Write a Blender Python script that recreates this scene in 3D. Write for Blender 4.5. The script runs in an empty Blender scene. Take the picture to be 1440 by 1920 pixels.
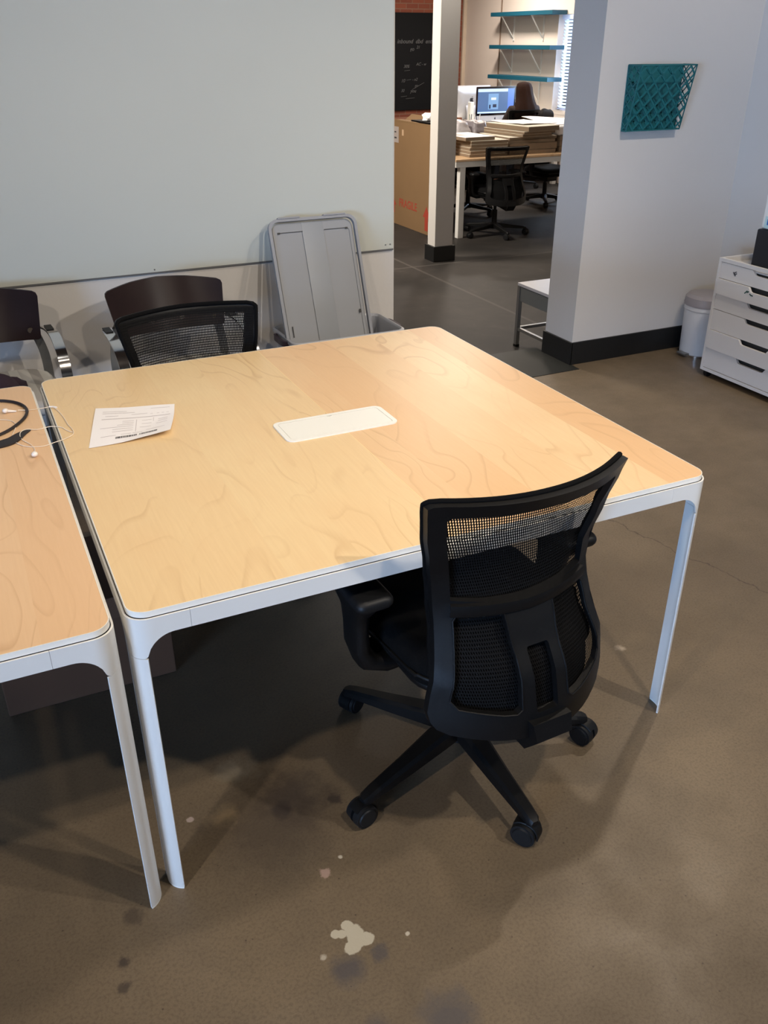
import bpy, bmesh, math, random
from mathutils import Vector, Matrix
from mathutils.geometry import delaunay_2d_cdt
random.seed(7)
PI = math.pi
S = bpy.context.scene
COL = S.collection

# ------------------------------------------------------------------ camera
F_PX = 1638.0
cam_d = bpy.data.cameras.new('camera'); cam = bpy.data.objects.new('camera', cam_d); COL.objects.link(cam)
cam_d.sensor_fit = 'VERTICAL'; cam_d.sensor_height = 24.0; cam_d.lens = 24.0 * F_PX / 1920.0
cam_d.clip_start = 0.05; cam_d.clip_end = 200
yaw, pit = 0.4431, -0.4947
Fv = Vector((math.sin(yaw)*math.cos(pit), math.cos(yaw)*math.cos(pit), math.sin(pit)))
Rv = Vector((math.cos(yaw), -math.sin(yaw), 0)); Uv = Rv.cross(Fv)
M = Matrix((Rv, Uv, -Fv)).transposed().to_4x4(); M.translation = Vector((-0.1348, -1.3749, 1.661))
cam.matrix_world = M
S.camera = cam

# ------------------------------------------------------------------ world, lights, exposure
S.view_settings.view_transform = 'Standard'; S.view_settings.look = 'None'
S.view_settings.gamma = 1.0; S.view_settings.use_curve_mapping = False
S.view_settings.exposure = 0.35
w = bpy.data.worlds.new('sky'); S.world = w; w.use_nodes = True
bg = w.node_tree.nodes['Background']; bg.inputs[0].default_value = (0.62, 0.78, 1.0, 1); bg.inputs[1].default_value = 13.0

def light(name, kind, loc, energy, col, size=0.1, target=None, size_y=None, spot=None, blend=0.6):
    d = bpy.data.lights.new(name, kind); o = bpy.data.objects.new(name, d); COL.objects.link(o)
    o.location = loc; d.energy = energy; d.color = col
    if kind == 'AREA':
        d.shape = 'RECTANGLE'; d.size = size; d.size_y = size_y or size
    else: d.shadow_soft_size = size
    if kind == 'SPOT': d.spot_size = spot; d.spot_blend = blend
    if target is not None:
        o.rotation_euler = (Vector(target)-Vector(loc)).to_track_quat('-Z', 'Y').to_euler()
    return o
WARM = (1.0, 0.86, 0.70)
light('ceiling_spot_left', 'SPOT', (-1.25, -1.10, 2.95), 80, WARM, 0.05, (0.3, 0.3, 0), spot=1.95, blend=0.8)
light('ceiling_spot_right', 'SPOT', (1.05, -1.20, 2.95), 70, WARM, 0.05, (0.9, 0.2, 0), spot=1.95, blend=0.8)
light('ceiling_spot_back', 'SPOT', (2.75, 0.95, 2.95), 74, WARM, 0.05, (1.6, 0.8, 0), spot=2.4, blend=0.8)
light('ceiling_spot_wall', 'SPOT', (0.35, 1.05, 2.95), 9, (1.0, 0.93, 0.84), 0.06, (0.4, 2.0, 0.9), spot=2.5, blend=0.8)
light('added_spot_table', 'SPOT', (0.55, 0.35, 2.95), 40, WARM, 0.08, (0.55, 0.6, 0.7), spot=1.15, blend=0.7)  # extra narrow spot added to brighten the tabletop, not a known fixture
light('ceiling_spot_front', 'SPOT', (2.3, -1.7, 2.95), 165, (1.0, 0.92, 0.82), 0.05, (0.55, 2.3, 0.10), spot=1.25, blend=0.9)
light('added_spot_pier', 'SPOT', (3.1, 0.85, 2.95), 54, (1.0, 0.90, 0.80), 0.05, (3.35, 2.58, 0.9), spot=1.9, blend=0.9)  # extra spot beside the back one, added to lift the pier face
light('window_daylight', 'AREA', (-8.75, -6.6, 1.2), 640, (0.33, 0.57, 1.0), 3.4, (2.5, 1.2, 0.7), size_y=1.8)
light('far_room_lamp_left', 'AREA', (1.9, 6.9, 2.88), 200, (1.0, 0.90, 0.78), 1.0, (1.9, 6.9, 0), size_y=0.6)
light('far_room_lamp_corner', 'AREA', (3.75, 5.8, 2.88), 20, (1.0, 0.93, 0.84), 0.9, (3.75, 5.8, 0), size_y=0.9)
light('far_room_lamp_desks', 'AREA', (6.2, 8.6, 2.88), 50, (1.0, 0.84, 0.68), 1.2, (6.2, 8.6, 0), size_y=0.6)
light('far_room_lamp_wall', 'AREA', (6.85, 10.5, 2.88), 62, (1.0, 0.87, 0.76), 0.4, (6.85, 10.5, 0), size_y=0.4)
light('far_window_daylight', 'AREA', (7.90, 9.4, 1.4), 16, (0.66, 0.82, 1.0), 0.8, (5.0, 9.0, 0.6), size_y=1.1)

# ------------------------------------------------------------------ materials
def lin(c):
    return tuple((x/12.92 if x <= 0.04045 else ((x+0.055)/1.055)**2.4) for x in c)
def rgb(r, g, b): return lin((r/255, g/255, b/255)) + (1,)
class N:
    def __init__(s, m): s.t = m.node_tree; s.n = s.t.nodes; s.l = s.t.links
    def new(s, k, **kw):
        n = s.n.new(k)
        for a, v in kw.items(): setattr(n, a, v)
        return n
    def link(s, a, b): s.l.new(a, b)
    def math(s, op, a, b=None, c=None, clamp=False):
        n = s.n.new('ShaderNodeMath'); n.operation = op; n.use_clamp = clamp
        for i, v in enumerate((a, b, c)):
            if v is None: continue
            if isinstance(v, (int, float)): n.inputs[i].default_value = v
            else: s.l.new(v, n.inputs[i])
        return n.outputs[0]
    def ramp(s, fac, stops):
        n = s.n.new('ShaderNodeValToRGB'); s.l.new(fac, n.inputs[0])
        e = n.color_ramp.elements
        while len(e) < len(stops): e.new(0.5)
        for i, (p, c) in enumerate(stops):
            e[i].position = p; e[i].color = c if len(c) == 4 else (*c, 1)
        return n.outputs[0]
    def mix(s, fac, a, b, mode='MIX'):
        n = s.n.new('ShaderNodeMix'); n.data_type = 'RGBA'; n.blend_type = mode
        for i, v in ((0, fac), (6, a), (7, b)):
            if isinstance(v, (int, float)): n.inputs[i].default_value = v
            elif isinstance(v, tuple): n.inputs[i].default_value = v
            else: s.l.new(v, n.inputs[i])
        return n.outputs[2]
    def noise(s, vec, scale, detail=3, rough=0.5, dist=0.0):
        n = s.n.new('ShaderNodeTexNoise'); n.inputs['Scale'].default_value = scale
        n.inputs['Detail'].default_value = detail; n.inputs['Roughness'].default_value = rough
        n.inputs['Distortion'].default_value = dist
        if vec is not None: s.l.new(vec, n.inputs['Vector'])
        return n
    def mapping(s, vec, scale=(1,1,1), loc=(0,0,0), rot=(0,0,0)):
        n = s.n.new('ShaderNodeMapping'); s.l.new(vec, n.inputs[0])
        n.inputs['Location'].default_value = loc; n.inputs['Rotation'].default_value = rot; n.inputs['Scale'].default_value = scale
        return n.outputs[0]
MATS = {}
def base_mat(name):
    m = bpy.data.materials.new(name); m.use_nodes = True
    b = m.node_tree.nodes['Principled BSDF']; MATS[name] = m
    return m, b, N(m)
def mat(name, col, rough=0.5, metal=0.0, vary=0.06, vscale=6.0, bump=0.0, bscale=60.0, spec=0.5, coat=0.0, alpha=None, sub=None):
    m, b, n = base_mat(name)
    tc = n.new('ShaderNodeTexCoord').outputs['Object']
    nz = n.noise(tc, vscale, 3)
    dark = tuple(c*(1-vary) for c in col[:3]) + (1,); lite = tuple(min(1, c*(1+vary)) for c in col[:3]) + (1,)
    n.link(n.mix(nz.outputs[0], dark, lite), b.inputs['Base Color'])
    b.inputs['Roughness'].default_value = rough; b.inputs['Metallic'].default_value = metal
    b.inputs['Specular IOR Level'].default_value = spec
    if coat: b.inputs['Coat Weight'].default_value = coat; b.inputs['Coat Roughness'].default_value = 0.1
    if bump:
        bn = n.new('ShaderNodeBump'); bn.inputs['Strength'].default_value = bump; bn.inputs['Distance'].default_value = 0.002
        n.link(n.noise(tc, bscale, 3).outputs[0], bn.inputs['Height']); n.link(bn.outputs[0], b.inputs['Normal'])
    if alpha is not None: b.inputs['Alpha'].default_value = alpha
    return m

def wood_mat(name, base, dark, edge_tone, planks=True, seed=0.0):
    m, b, n = base_mat(name)
    tc = n.new('ShaderNodeTexCoord').outputs['Object']
    sep = n.new('ShaderNodeSeparateXYZ'); n.link(tc, sep.inputs[0])
    # plank bands run along y
    warpn = n.noise(n.mapping(tc, (0.6, 0.6, 1)), 1.0, 1)
    fx = n.math('MULTIPLY', sep.outputs[0], 6.3)
    idx = n.math('FLOOR', fx)
    wn = n.new('ShaderNodeTexWhiteNoise', noise_dimensions='1D'); n.link(n.math('ADD', idx, seed), wn.inputs['W'])
    comb = n.new('ShaderNodeCombineXYZ')
    n.link(n.math('ADD', n.math('MULTIPLY', sep.outputs[0], 3.6), n.math('MULTIPLY', wn.outputs[0], 7.0)), comb.inputs[0])
    n.link(n.math('MULTIPLY', sep.outputs[1], 1.25), comb.inputs[1]); comb.inputs[2].default_value = seed
    nz = n.noise(comb.outputs[0], 1.0, 2, 0.40, 0.5)
    fr = n.math('FRACT', n.math('MULTIPLY', nz.outputs[0], 13.0))
    line = n.ramp(fr, [(0.0, (0, 0, 0)), (0.80, (0, 0, 0)), (0.95, (1, 1, 1)), (1.0, (0, 0, 0))])
    msk = n.noise(n.mapping(tc, (2.0, 1.2, 1), loc=(seed, 3, 0)), 1.6, 2)
    amt = n.math('MULTIPLY', line, n.ramp(msk.outputs[0], [(0.40, (0.05,)*3), (0.66, (0.55,)*3)]))
    fine = n.noise(n.mapping(tc, (60, 3.0, 1)), 3.0, 4, 0.6)
    tone = n.math('MULTIPLY', wn.outputs[0], 1.0 if planks else 0.3)
    c0 = n.mix(tone, base, edge_tone)
    c1 = n.mix(n.ramp(fine.outputs[0], [(0.3, (0,)*3), (0.75, (0.16,)*3)]), c0, dark)
    flame = n.noise(n.mapping(tc, (4.0, 2.2, 1)), 2.2, 3)
    c2 = n.mix(n.ramp(flame.outputs[0], [(0.4, (0,)*3), (0.7, (0.30,)*3)]), c1, edge_tone)
    c3 = n.mix(amt, c2, dark)
    n.link(c3, b.inputs['Base Color'])
    b.inputs['Roughness'].default_value = 0.34; b.inputs['Specular IOR Level'].default_value = 0.45
    return m

WOOD_A = wood_mat('maple_veneer_a', rgb(236, 209, 162), rgb(194, 154, 106), rgb(230, 194, 146), planks=False, seed=2.0)
WOOD_B = wood_mat('maple_veneer_b', rgb(238, 209, 164), rgb(198, 156, 110), rgb(226, 182, 134), planks=True, seed=5.0)
WOOD_C = wood_mat('maple_veneer_c', rgb(234, 201, 162), rgb(200, 158, 116), rgb(229, 190, 148), planks=True, seed=9.0)
WHITE_METAL = mat('white_powder_coat', rgb(224, 222, 217), 0.38, vary=0.02)
WHITE_EDGE = mat('white_edge_band', rgb(240, 236, 226), 0.4, vary=0.02)
WHITE_PLASTIC = mat('white_plastic', rgb(242, 242, 236), 0.35, vary=0.02)
GAP_DARK = mat('dark_gap', rgb(60, 58, 55), 0.7)
BLACK_PLASTIC = mat('black_plastic', rgb(14, 14, 15), 0.45, vary=0.1, bump=0.15, bscale=900, spec=0.25)
BLACK_FABRIC = mat('black_fabric', rgb(11, 11, 12), 0.9, vary=0.15, bump=0.5, bscale=700, spec=0.1)
BLACK_SOFT = mat('black_rubber', rgb(19, 20, 22), 0.5, vary=0.1, spec=0.3)
CHROME = mat('chrome', rgb(215, 215, 215), 0.12, 1.0, vary=0.02)
STEEL = mat('brushed_steel', rgb(150, 150, 148), 0.35, 0.8, vary=0.06)
DARKWOOD = mat('dark_stained_wood', rgb(38, 25, 23), 0.36, vary=0.25, vscale=14, spec=0.14)
GREY_PLASTIC = mat('grey_lid_plastic', rgb(136, 137, 139), 0.45, vary=0.03)
TOTE = mat('pale_grey_tote_plastic', rgb(170, 172, 178), 0.3, vary=0.04)
PURPLE = mat('plum_fabric', rgb(44, 26, 40), 0.85, vary=0.2, bump=0.5, bscale=200)
CARD = mat('cardboard', rgb(126, 98, 66), 0.85, vary=0.08, vscale=3)
CARD_IN = mat('cardboard_inner', rgb(118, 76, 56), 0.9, vary=0.1)
CARD_DARK = mat('brown_storage_box', rgb(92, 62, 42), 0.85, vary=0.15)
RED_INK = mat('red_ink', rgb(158, 58, 40), 0.8)
PAPER = mat('white_paper', rgb(246, 243, 243), 0.7, vary=0.02)
INK = mat('grey_ink', rgb(196, 190, 192), 0.8)
INK_DK = mat('black_ink', rgb(45, 44, 46), 0.8)
TEAL_WIRE = mat('teal_painted_metal', rgb(18, 100, 106), 0.5, vary=0.06)
TEAL_PAINT = mat('teal_painted_wood', rgb(15, 78, 98), 0.5, vary=0.08)
BASEBLACK = mat('black_baseboard_rubber', rgb(20, 21, 22), 0.45, vary=0.12)
CHALK = mat('chalk_mark', rgb(84, 85, 86), 0.9)
BRASS_TRIM = mat('pale_trim', rgb(196, 180, 160), 0.6)
CREAM = mat('cream_canvas', rgb(224, 216, 198), 0.7, vary=0.05)
CANVAS_EDGE = mat('canvas_edge', rgb(134, 116, 96), 0.8, vary=0.12, vscale=20)
BUBBLE = mat('bubble_wrap', rgb(196, 192, 196), 0.3, vary=0.15, vscale=40, bump=0.8, bscale=160)
ALU = mat('silver_aluminium', rgb(200, 200, 203), 0.35, 0.55, vary=0.02)
SCREEN_BLACK = mat('glossy_black_bezel', rgb(8, 8, 16), 0.15)
LOGO = mat('dark_logo', rgb(40, 42, 48), 0.3)
SKIN = mat('skin', rgb(205, 150, 122), 0.6)
HAIR = mat('brown_hair', rgb(38, 22, 16), 0.8, spec=0.12, vary=0.35, vscale=60)
TOP_DARK = mat('dark_brown_knit', rgb(38, 26, 26), 0.9, vary=0.2)
RED_PL = mat('red_plastic', rgb(176, 52, 46), 0.4)
GREEN_PL = mat('green_plastic', rgb(78, 108, 70), 0.5)
BLUE_ST = mat('blue_sticker', rgb(40, 100, 180), 0.5)
AQUA_ST = mat('aqua_sticker', rgb(190, 222, 224), 0.5)
GRAY_LABEL = mat('pale_grey_label', rgb(160, 150, 145), 0.7)
BLACKBOARD = mat('chalkboard_slate', rgb(17, 18, 20), 0.85, spec=0.2, vary=0.2, vscale=2)
FURN_WHITE = mat('white_lacquer', rgb(222, 219, 216), 0.4, vary=0.015)
TABLEC_GREY = mat('grey_enamel_panel', rgb(104, 106, 104), 0.4)
BIN_GREY = mat('light_grey_bin_plastic', rgb(206, 204, 203), 0.4)
BIN_LID = mat('grey_bin_lid', rgb(150, 144, 146), 0.45)
GLOSS_WHITE = mat('white_earbud_plastic', rgb(240, 232, 222), 0.3)
CORD_BLACK = mat('black_cord', rgb(36, 28, 28), 0.5)
def blind_mat():
    m, b, n = base_mat('white_blind_slat')
    b.inputs['Base Color'].default_value = rgb(232, 236, 244); b.inputs['Roughness'].default_value = 0.6
    t_ = n.new('ShaderNodeBsdfTranslucent'); t_.inputs[0].default_value = rgb(232, 238, 250)
    mx = n.new('ShaderNodeMixShader'); mx.inputs[0].default_value = 0.55
    n.link(b.outputs[0], mx.inputs[1]); n.link(t_.outputs[0], mx.inputs[2]); n.link(mx.outputs[0], n.n['Material Output'].inputs[0]); return m
BLIND = blind_mat()

def wall_mat(name, col, tex=0.35, sc=45):
    return mat(name, col, 0.85, vary=0.025, vscale=1.3, bump=tex, bscale=sc, spec=0.3)
WALL = wall_mat('painted_wall', rgb(203, 199, 194))
WALL_FAR = wall_mat('cream_painted_wall', rgb(222, 211, 200))
CEIL = wall_mat('dark_timber_ceiling', rgb(74, 60, 50))

def whiteboard_mat():
    m, b, n = base_mat('glossy_whiteboard')
    tc = n.new('ShaderNodeTexCoord').outputs['Object']
    nz = n.noise(n.mapping(tc, (0.7, 1, 0.7)), 1.2, 3)
    n.link(n.mix(nz.outputs[0], rgb(190, 191, 182), rgb(198, 199, 189)), b.inputs['Base Color'])
    b.inputs['Roughness'].default_value = 0.42; b.inputs['Specular IOR Level'].default_value = 0.4
    return m
WBOARD = whiteboard_mat()

def brick_mat():
    m, b, n = base_mat('red_brick')
    tc = n.new('ShaderNodeTexCoord').outputs['Object']
    br = n.new('ShaderNodeTexBrick'); n.link(n.mapping(tc, (1, 1, 1), rot=(PI/2, 0, 0)), br.inputs[0])
    br.inputs['Color1'].default_value = rgb(134, 72, 50); br.inputs['Color2'].default_value = rgb(112, 58, 42)
    br.inputs['Mortar'].default_value = rgb(120, 92, 76); br.inputs['Scale'].default_value = 1.0
    br.inputs['Brick Width'].default_value = 0.21; br.inputs['Row Height'].default_value = 0.075; br.inputs['Mortar Size'].default_value = 0.006
    n.link(br.outputs[0], b.inputs['Base Color']); b.inputs['Roughness'].default_value = 0.9
    return m
BRICK = brick_mat()

def floor_near():
    m, b, n = base_mat('tan_polished_concrete')
    tc = n.new('ShaderNodeTexCoord').outputs['Object']
    sep = n.new('ShaderNodeSeparateXYZ'); n.link(tc, sep.inputs[0])
    n1 = n.noise(tc, 1.1, 4, 0.55); n2 = n.noise(tc, 5.5, 5, 0.6); n3 = n.noise(tc, 150, 2, 0.6); n4 = n.noise(tc, 420, 1, 0.5)
    c = n.mix(n.ramp(n1.outputs[0], [(0.32, (0,)*3), (0.68, (1,)*3)]), rgb(107, 93, 75), rgb(131, 115, 93))
    c = n.mix(n.ramp(n2.outputs[0], [(0.42, (0,)*3), (0.75, (0.5,)*3)]), c, rgb(100, 88, 72))
    c = n.mix(n.ramp(n3.outputs[0], [(0.35, (0.34,)*3), (0.55, (0,)*3)]), c, rgb(82, 68, 54))
    c = n.mix(n.ramp(n4.outputs[0], [(0.60, (0,)*3), (0.8, (0.35,)*3)]), c, rgb(160, 142, 118))
    v = n.new('ShaderNodeTexVoronoi'); v.inputs['Scale'].default_value = 26; n.link(tc, v.inputs['Vector'])
    c = n.mix(n.ramp(v.outputs['Distance'], [(0.03, (0.7,)*3), (0.07, (0,)*3)]), c, rgb(66, 54, 46))
    wob = n.noise(tc, 22, 3, 0.6); wob2 = n.noise(tc, 60, 2, 0.6)
    def spot(c, x, y, r, col, amt=1.0, soft=0.25, wa=0.9, sx=1.0, sy=1.0, big=False):
        dx = n.math('MULTIPLY', n.math('SUBTRACT', sep.outputs[0], x), 1/sx)
        dy = n.math('MULTIPLY', n.math('SUBTRACT', sep.outputs[1], y), 1/sy)
        d = n.math('SQRT', n.math('ADD', n.math('MULTIPLY', dx, dx), n.math('MULTIPLY', dy, dy)))
        ww = wob.outputs[0] if r > 0.02 else wob2.outputs[0]
        d = n.math('ADD', d, n.math('MULTIPLY', n.math('SUBTRACT', ww, 0.5), r*wa*2))
        mr = n.new('ShaderNodeMapRange'); n.link(d, mr.inputs[0])
        mr.inputs[1].default_value = r*(1+soft); mr.inputs[2].default_value = r*(1-soft)
        mr.inputs[3].default_value = 0.0; mr.inputs[4].default_value = amt
        return n.mix(mr.outputs[0], c, col)
    DK = rgb(62, 54, 50); PW = rgb(205, 196, 178); PK = rgb(176, 150, 136); GR = rgb(84, 80, 82)
    c = spot(c, 0.265, 0.09, 0.13, DK, 0.45, 0.5, 0.8)
    c = spot(c, 0.34, 0.15, 0.075, DK, 0.5, 0.5)
    c = spot(c, 0.30, 0.12, 0.025, DK, 0.8, 0.3)
    c = spot(c, 0.43, 0.10, 0.016, DK, 0.8, 0.3)
    c = spot(c, 0.28, -0.33, 0.03, GR, 0.8, 0.5)
    c = spot(c, 0.355, -0.325, 0.018, GR, 0.7, 0.4)
    c = spot(c, 0.28, -0.47, 0.025, GR, 0.6, 0.5)
    c = spot(c, 0.42, -0.50, 0.045, GR, 0.8, 0.5)
    c = spot(c, 0.325, -0.093, 0.012, PK, 1, 0.2)
    c = spot(c, 0.374, -0.068, 0.005, PW, 0.9, 0.3)
    c = spot(c, 0.089, 0.189, 0.0085, rgb(178, 160, 150), 0.9, 0.2)
    c = spot(c, 0.235, 0.30, 0.035, rgb(150, 140, 120), 0.55, 0.7, 1.8)
    c = spot(c, 0.165, 0.17, 0.026, rgb(170, 146, 112), 0.5, 0.7, 1.8)
    c = spot(c, 1.467, 0.288, 0.012, rgb(186, 170, 150), 0.9, 0.6, 1.2)
    c = spot(c, -0.09, -0.02, 0.02, DK, 0.5, 0.4)
    c = spot(c, -0.13, -0.12, 0.012, DK, 0.8, 0.4)
    c = spot(c, -0.14, -0.175, 0.012, DK, 0.7, 0.4)
    c = spot(c, 0.245, -0.285, 0.006, PW, 0.7, 0.4)
    c = spot(c, 0.425, -0.31, 0.0045, PW, 1.0, 0.3)
    # paint splat: several overlapping lobes
    for (x, y, r) in ((0.325, -0.262, 0.020), (0.318, -0.238, 0.013), (0.342, -0.283, 0.016), (0.300, -0.252, 0.010), (0.287, -0.246, 0.010), (0.308, -0.290, 0.016), (0.322, -0.277, 0.018)):
        c = spot(c, x, y, r, rgb(196, 188, 168), 1.0, 0.08, 0.35)
    # hairline crack
    cx = n.math('ADD', n.math('MULTIPLY', n.math('SUBTRACT', 0.942, sep.outputs[1]), 0.27), 1.962)
    cn = n.noise(tc, 7, 4, 0.6)
    dd = n.math('ABSOLUTE', n.math('ADD', n.math('SUBTRACT', sep.outputs[0], cx), n.math('MULTIPLY', n.math('SUBTRACT', cn.outputs[0], 0.5), 0.10)))
    cr = n.new('ShaderNodeMapRange'); n.link(dd, cr.inputs[0]); cr.inputs[1].default_value = 0.0035; cr.inputs[2].default_value = 0.001; cr.inputs[4].default_value = 0.75
    rng = n.math('MULTIPLY', n.math('GREATER_THAN', sep.outputs[1], -0.2), n.math('LESS_THAN', sep.outputs[1], 1.25))
    c = n.mix(n.math('MULTIPLY', cr.outputs[0], rng), c, rgb(70, 56, 46))
    n.link(c, b.inputs['Base Color'])
    rr = n.ramp(n2.outputs[0], [(0.3, (0.34,)*3), (0.7, (0.52,)*3)])
    n.link(rr, b.inputs['Roughness']); b.inputs['Specular IOR Level'].default_value = 0.35
    bn = n.new('ShaderNodeBump'); bn.inputs['Strength'].default_value = 0.12; bn.inputs['Distance'].default_value = 0.002
    n.link(n3.outputs[0], bn.inputs['Height']); n.link(bn.outputs[0], b.inputs['Normal'])
    return m
def floor_dark():
    m, b, n = base_mat('dark_grey_concrete')
    tc = n.new('ShaderNodeTexCoord').outputs['Object']
    sep = n.new('ShaderNodeSeparateXYZ'); n.link(tc, sep.inputs[0])
    n1 = n.noise(tc, 1.0, 4, 0.6); n2 = n.noise(tc, 6, 6, 0.65, 0.6)
    c = n.mix(n.ramp(n1.outputs[0], [(0.35, (0,)*3), (0.65, (1,)*3)]), rgb(43, 41, 39), rgb(58, 54, 51))
    c = n.mix(n.ramp(n2.outputs[0], [(0.45, (0,)*3), (0.78, (0.6,)*3)]), c, rgb(40, 38, 38))
    c = n.mix(n.ramp(n2.outputs[0], [(0.22, (0.35,)*3), (0.4, (0,)*3)]), c, rgb(86, 80, 76))
    for axis, val in ((0, 3.61), (1, 5.9), (1, 9.3)):
        d = n.math('ABSOLUTE', n.math('SUBTRACT', sep.outputs[axis], val))
        mr = n.new('ShaderNodeMapRange'); n.link(d, mr.inputs[0]); mr.inputs[1].default_value = 0.02; mr.inputs[2].default_value = 0.004; mr.inputs[4].default_value = 0.45
        c = n.mix(mr.outputs[0], c, rgb(92, 87, 83))
    n.link(c, b.inputs['Base Color']); b.inputs['Roughness'].default_value = 0.55; b.inputs['Specular IOR Level'].default_value = 0.12
    return m
FLOOR_NEAR = floor_near(); FLOOR_DARK = floor_dark()
PLATE = mat('dark_threshold_paint', rgb(40, 41, 39), 0.5, spec=0.15, vary=0.2, vscale=4)

def mesh_fabric(name, col):      # woven mesh: staggered slots that really let light through
    m, b, n = base_mat(name)
    uv = n.new('ShaderNodeUVMap'); sep = n.new('ShaderNodeSeparateXYZ'); n.link(uv.outputs[0], sep.inputs[0])
    u = n.math('MULTIPLY', sep.outputs[0], 1/0.0050); v = n.math('MULTIPLY', sep.outputs[1], 1/0.0078)
    row = n.math('FLOOR', v)
    off = n.math('MULTIPLY', n.math('MODULO', row, 2.0), 0.5)
    fu = n.math('SUBTRACT', n.math('FRACT', n.math('ADD', u, off)), 0.5)
    fv = n.math('SUBTRACT', n.math('FRACT', v), 0.5)
    e = n.math('ADD', n.math('POWER', n.math('MULTIPLY', n.math('ABSOLUTE', n.math('ADD', fu, n.math('MULTIPLY', fv, 0.35))), 1/0.25), 2.0), n.math('POWER', n.math('MULTIPLY', n.math('ABSOLUTE', fv), 1/0.38), 2.0))
    hole = n.math('LESS_THAN', e, 1.0)
    b.inputs['Base Color'].default_value = col; b.inputs['Roughness'].default_value = 0.8
    b.inputs['Specular IOR Level'].default_value = 0.15
    tr = n.new('ShaderNodeBsdfTransparent'); mx = n.new('ShaderNodeMixShader')
    n.link(hole, mx.inputs[0]); n.link(b.outputs[0], mx.inputs[1]); n.link(tr.outputs[0], mx.inputs[2])
    n.link(mx.outputs[0], n.n['Material Output'].inputs[0])
    return m
MESH_FAB = mesh_fabric('black_mesh_fabric', rgb(13, 13, 14))

def emit_mat(name, col, strength):
    m, b, n = base_mat(name)
    b.inputs['Base Color'].default_value = (0.02, 0.02, 0.02, 1); b.inputs['Roughness'].default_value = 0.2
    b.inputs['Emission Color'].default_value = col; b.inputs['Emission Strength'].default_value = strength
    return m
SCR_BLUE = emit_mat('screen_slate_blue', rgb(78, 112, 160), 0.9)
SCR_WHITE = emit_mat('screen_pale', rgb(190, 215, 250), 1.2)
SCR_PANEL = emit_mat('screen_panel_blue', rgb(90, 130, 235), 1.0)
SCR_PHONE = emit_mat('screen_mockup', rgb(120, 160, 205), 1.0)
SCR_DARK = emit_mat('screen_dark_mark', rgb(30, 50, 90), 0.6)
SCR_GREEN = emit_mat('screen_pale_green', rgb(215, 235, 220), 1.1)
LAMP_PANEL = emit_mat('lamp_diffuser', rgb(255, 244, 228), 2.5)
def glass_mat():
    m, b, n = base_mat('window_glass')
    tr = n.new('ShaderNodeBsdfTransparent'); gl = n.new('ShaderNodeBsdfGlossy'); gl.inputs['Roughness'].default_value = 0.02
    fr = n.new('ShaderNodeFresnel'); mx = n.new('ShaderNodeMixShader')
    n.link(fr.outputs[0], mx.inputs[0]); n.link(tr.outputs[0], mx.inputs[1]); n.link(gl.outputs[0], mx.inputs[2])
    n.link(mx.outputs[0], n.n['Material Output'].inputs[0]); return m
GLASS = glass_mat()
def stripe_mat():
    m, b, n = base_mat('striped_grey_upholstery')
    tc = n.new('ShaderNodeTexCoord').outputs['Object']; sep = n.new('ShaderNodeSeparateXYZ'); n.link(tc, sep.inputs[0])
    f = n.math('FRACT', n.math('MULTIPLY', sep.outputs[0], 9.0))
    c = n.ramp(f, [(0.0, rgb(186, 180, 172)), (0.34, rgb(196, 192, 184)), (0.36, rgb(164, 158, 150)), (0.68, rgb(168, 162, 156)), (0.70, rgb(204, 200, 190))])
    n.link(c, b.inputs['Base Color']); b.inputs['Roughness'].default_value = 0.9; return m
STRIPE = stripe_mat()

# ------------------------------------------------------------------ mesh helpers
def obj(name, bm, m, parent=None, loc=None, smooth=True, angle=35, mats=None):
    bmesh.ops.recalc_face_normals(bm, faces=bm.faces[:])
    me = bpy.data.meshes.new(name); bm.to_mesh(me); bm.free()
    for mm in (mats or [m]): me.materials.append(mm)
    if smooth:
        me.polygons.foreach_set('use_smooth', [True]*len(me.polygons)); me.set_sharp_from_angle(angle=math.radians(angle))
    o = bpy.data.objects.new(name, me); COL.objects.link(o)
    if smooth:
        wm = o.modifiers.new('normals', 'WEIGHTED_NORMAL'); wm.keep_sharp = True
    if parent is not None: o.parent = parent
    if loc is not None: o.location = loc
    return o
def tag(o, label=None, cat=None, group=None, kind=None):
    if label: o['label'] = label
    if cat: o['category'] = cat
    if group: o['group'] = group
    if kind: o['kind'] = kind
    return o
def thing(name, label, cat, loc=(0,0,0), rz=0.0, group=None):
    o = bpy.data.objects.new(name, None); COL.objects.link(o); o.empty_display_size = 0.05
    o.location = loc; o.rotation_euler = (0, 0, rz)
    return tag(o, label, cat, group)
def struct(name, bm, m, **k): return tag(obj(name, bm, m, **k), kind='structure')
def box(bm, x0, x1, y0, y1, z0, z1, bev=0.0, seg=2, mx=None, mi=0):
    r = bmesh.ops.create_cube(bm, size=1.0); vs = r['verts']
    for v in vs:
        v.co = Vector(((x0+x1)/2+v.co.x*(x1-x0), (y0+y1)/2+v.co.y*(y1-y0), (z0+z1)/2+v.co.z*(z1-z0)))
    fs = {f for v in vs for f in v.link_faces}
    if bev > 0:
        es = {e for v in vs for e in v.link_edges}
        rr = bmesh.ops.bevel(bm, geom=list(es), offset=bev, segments=seg, affect='EDGES', profile=0.5)
        vs = list({v for f in rr['faces'] for v in f.verts} | {v for v in vs if v.is_valid})
        fs = {f for v in vs for f in v.link_faces}
    for f in fs: f.material_index = mi
    if mx is not None: bmesh.ops.transform(bm, matrix=mx, verts=vs)
    return bm
def nb(): return bmesh.new()
def B(*a, **k): return box(nb(), *a, **k)
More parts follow.
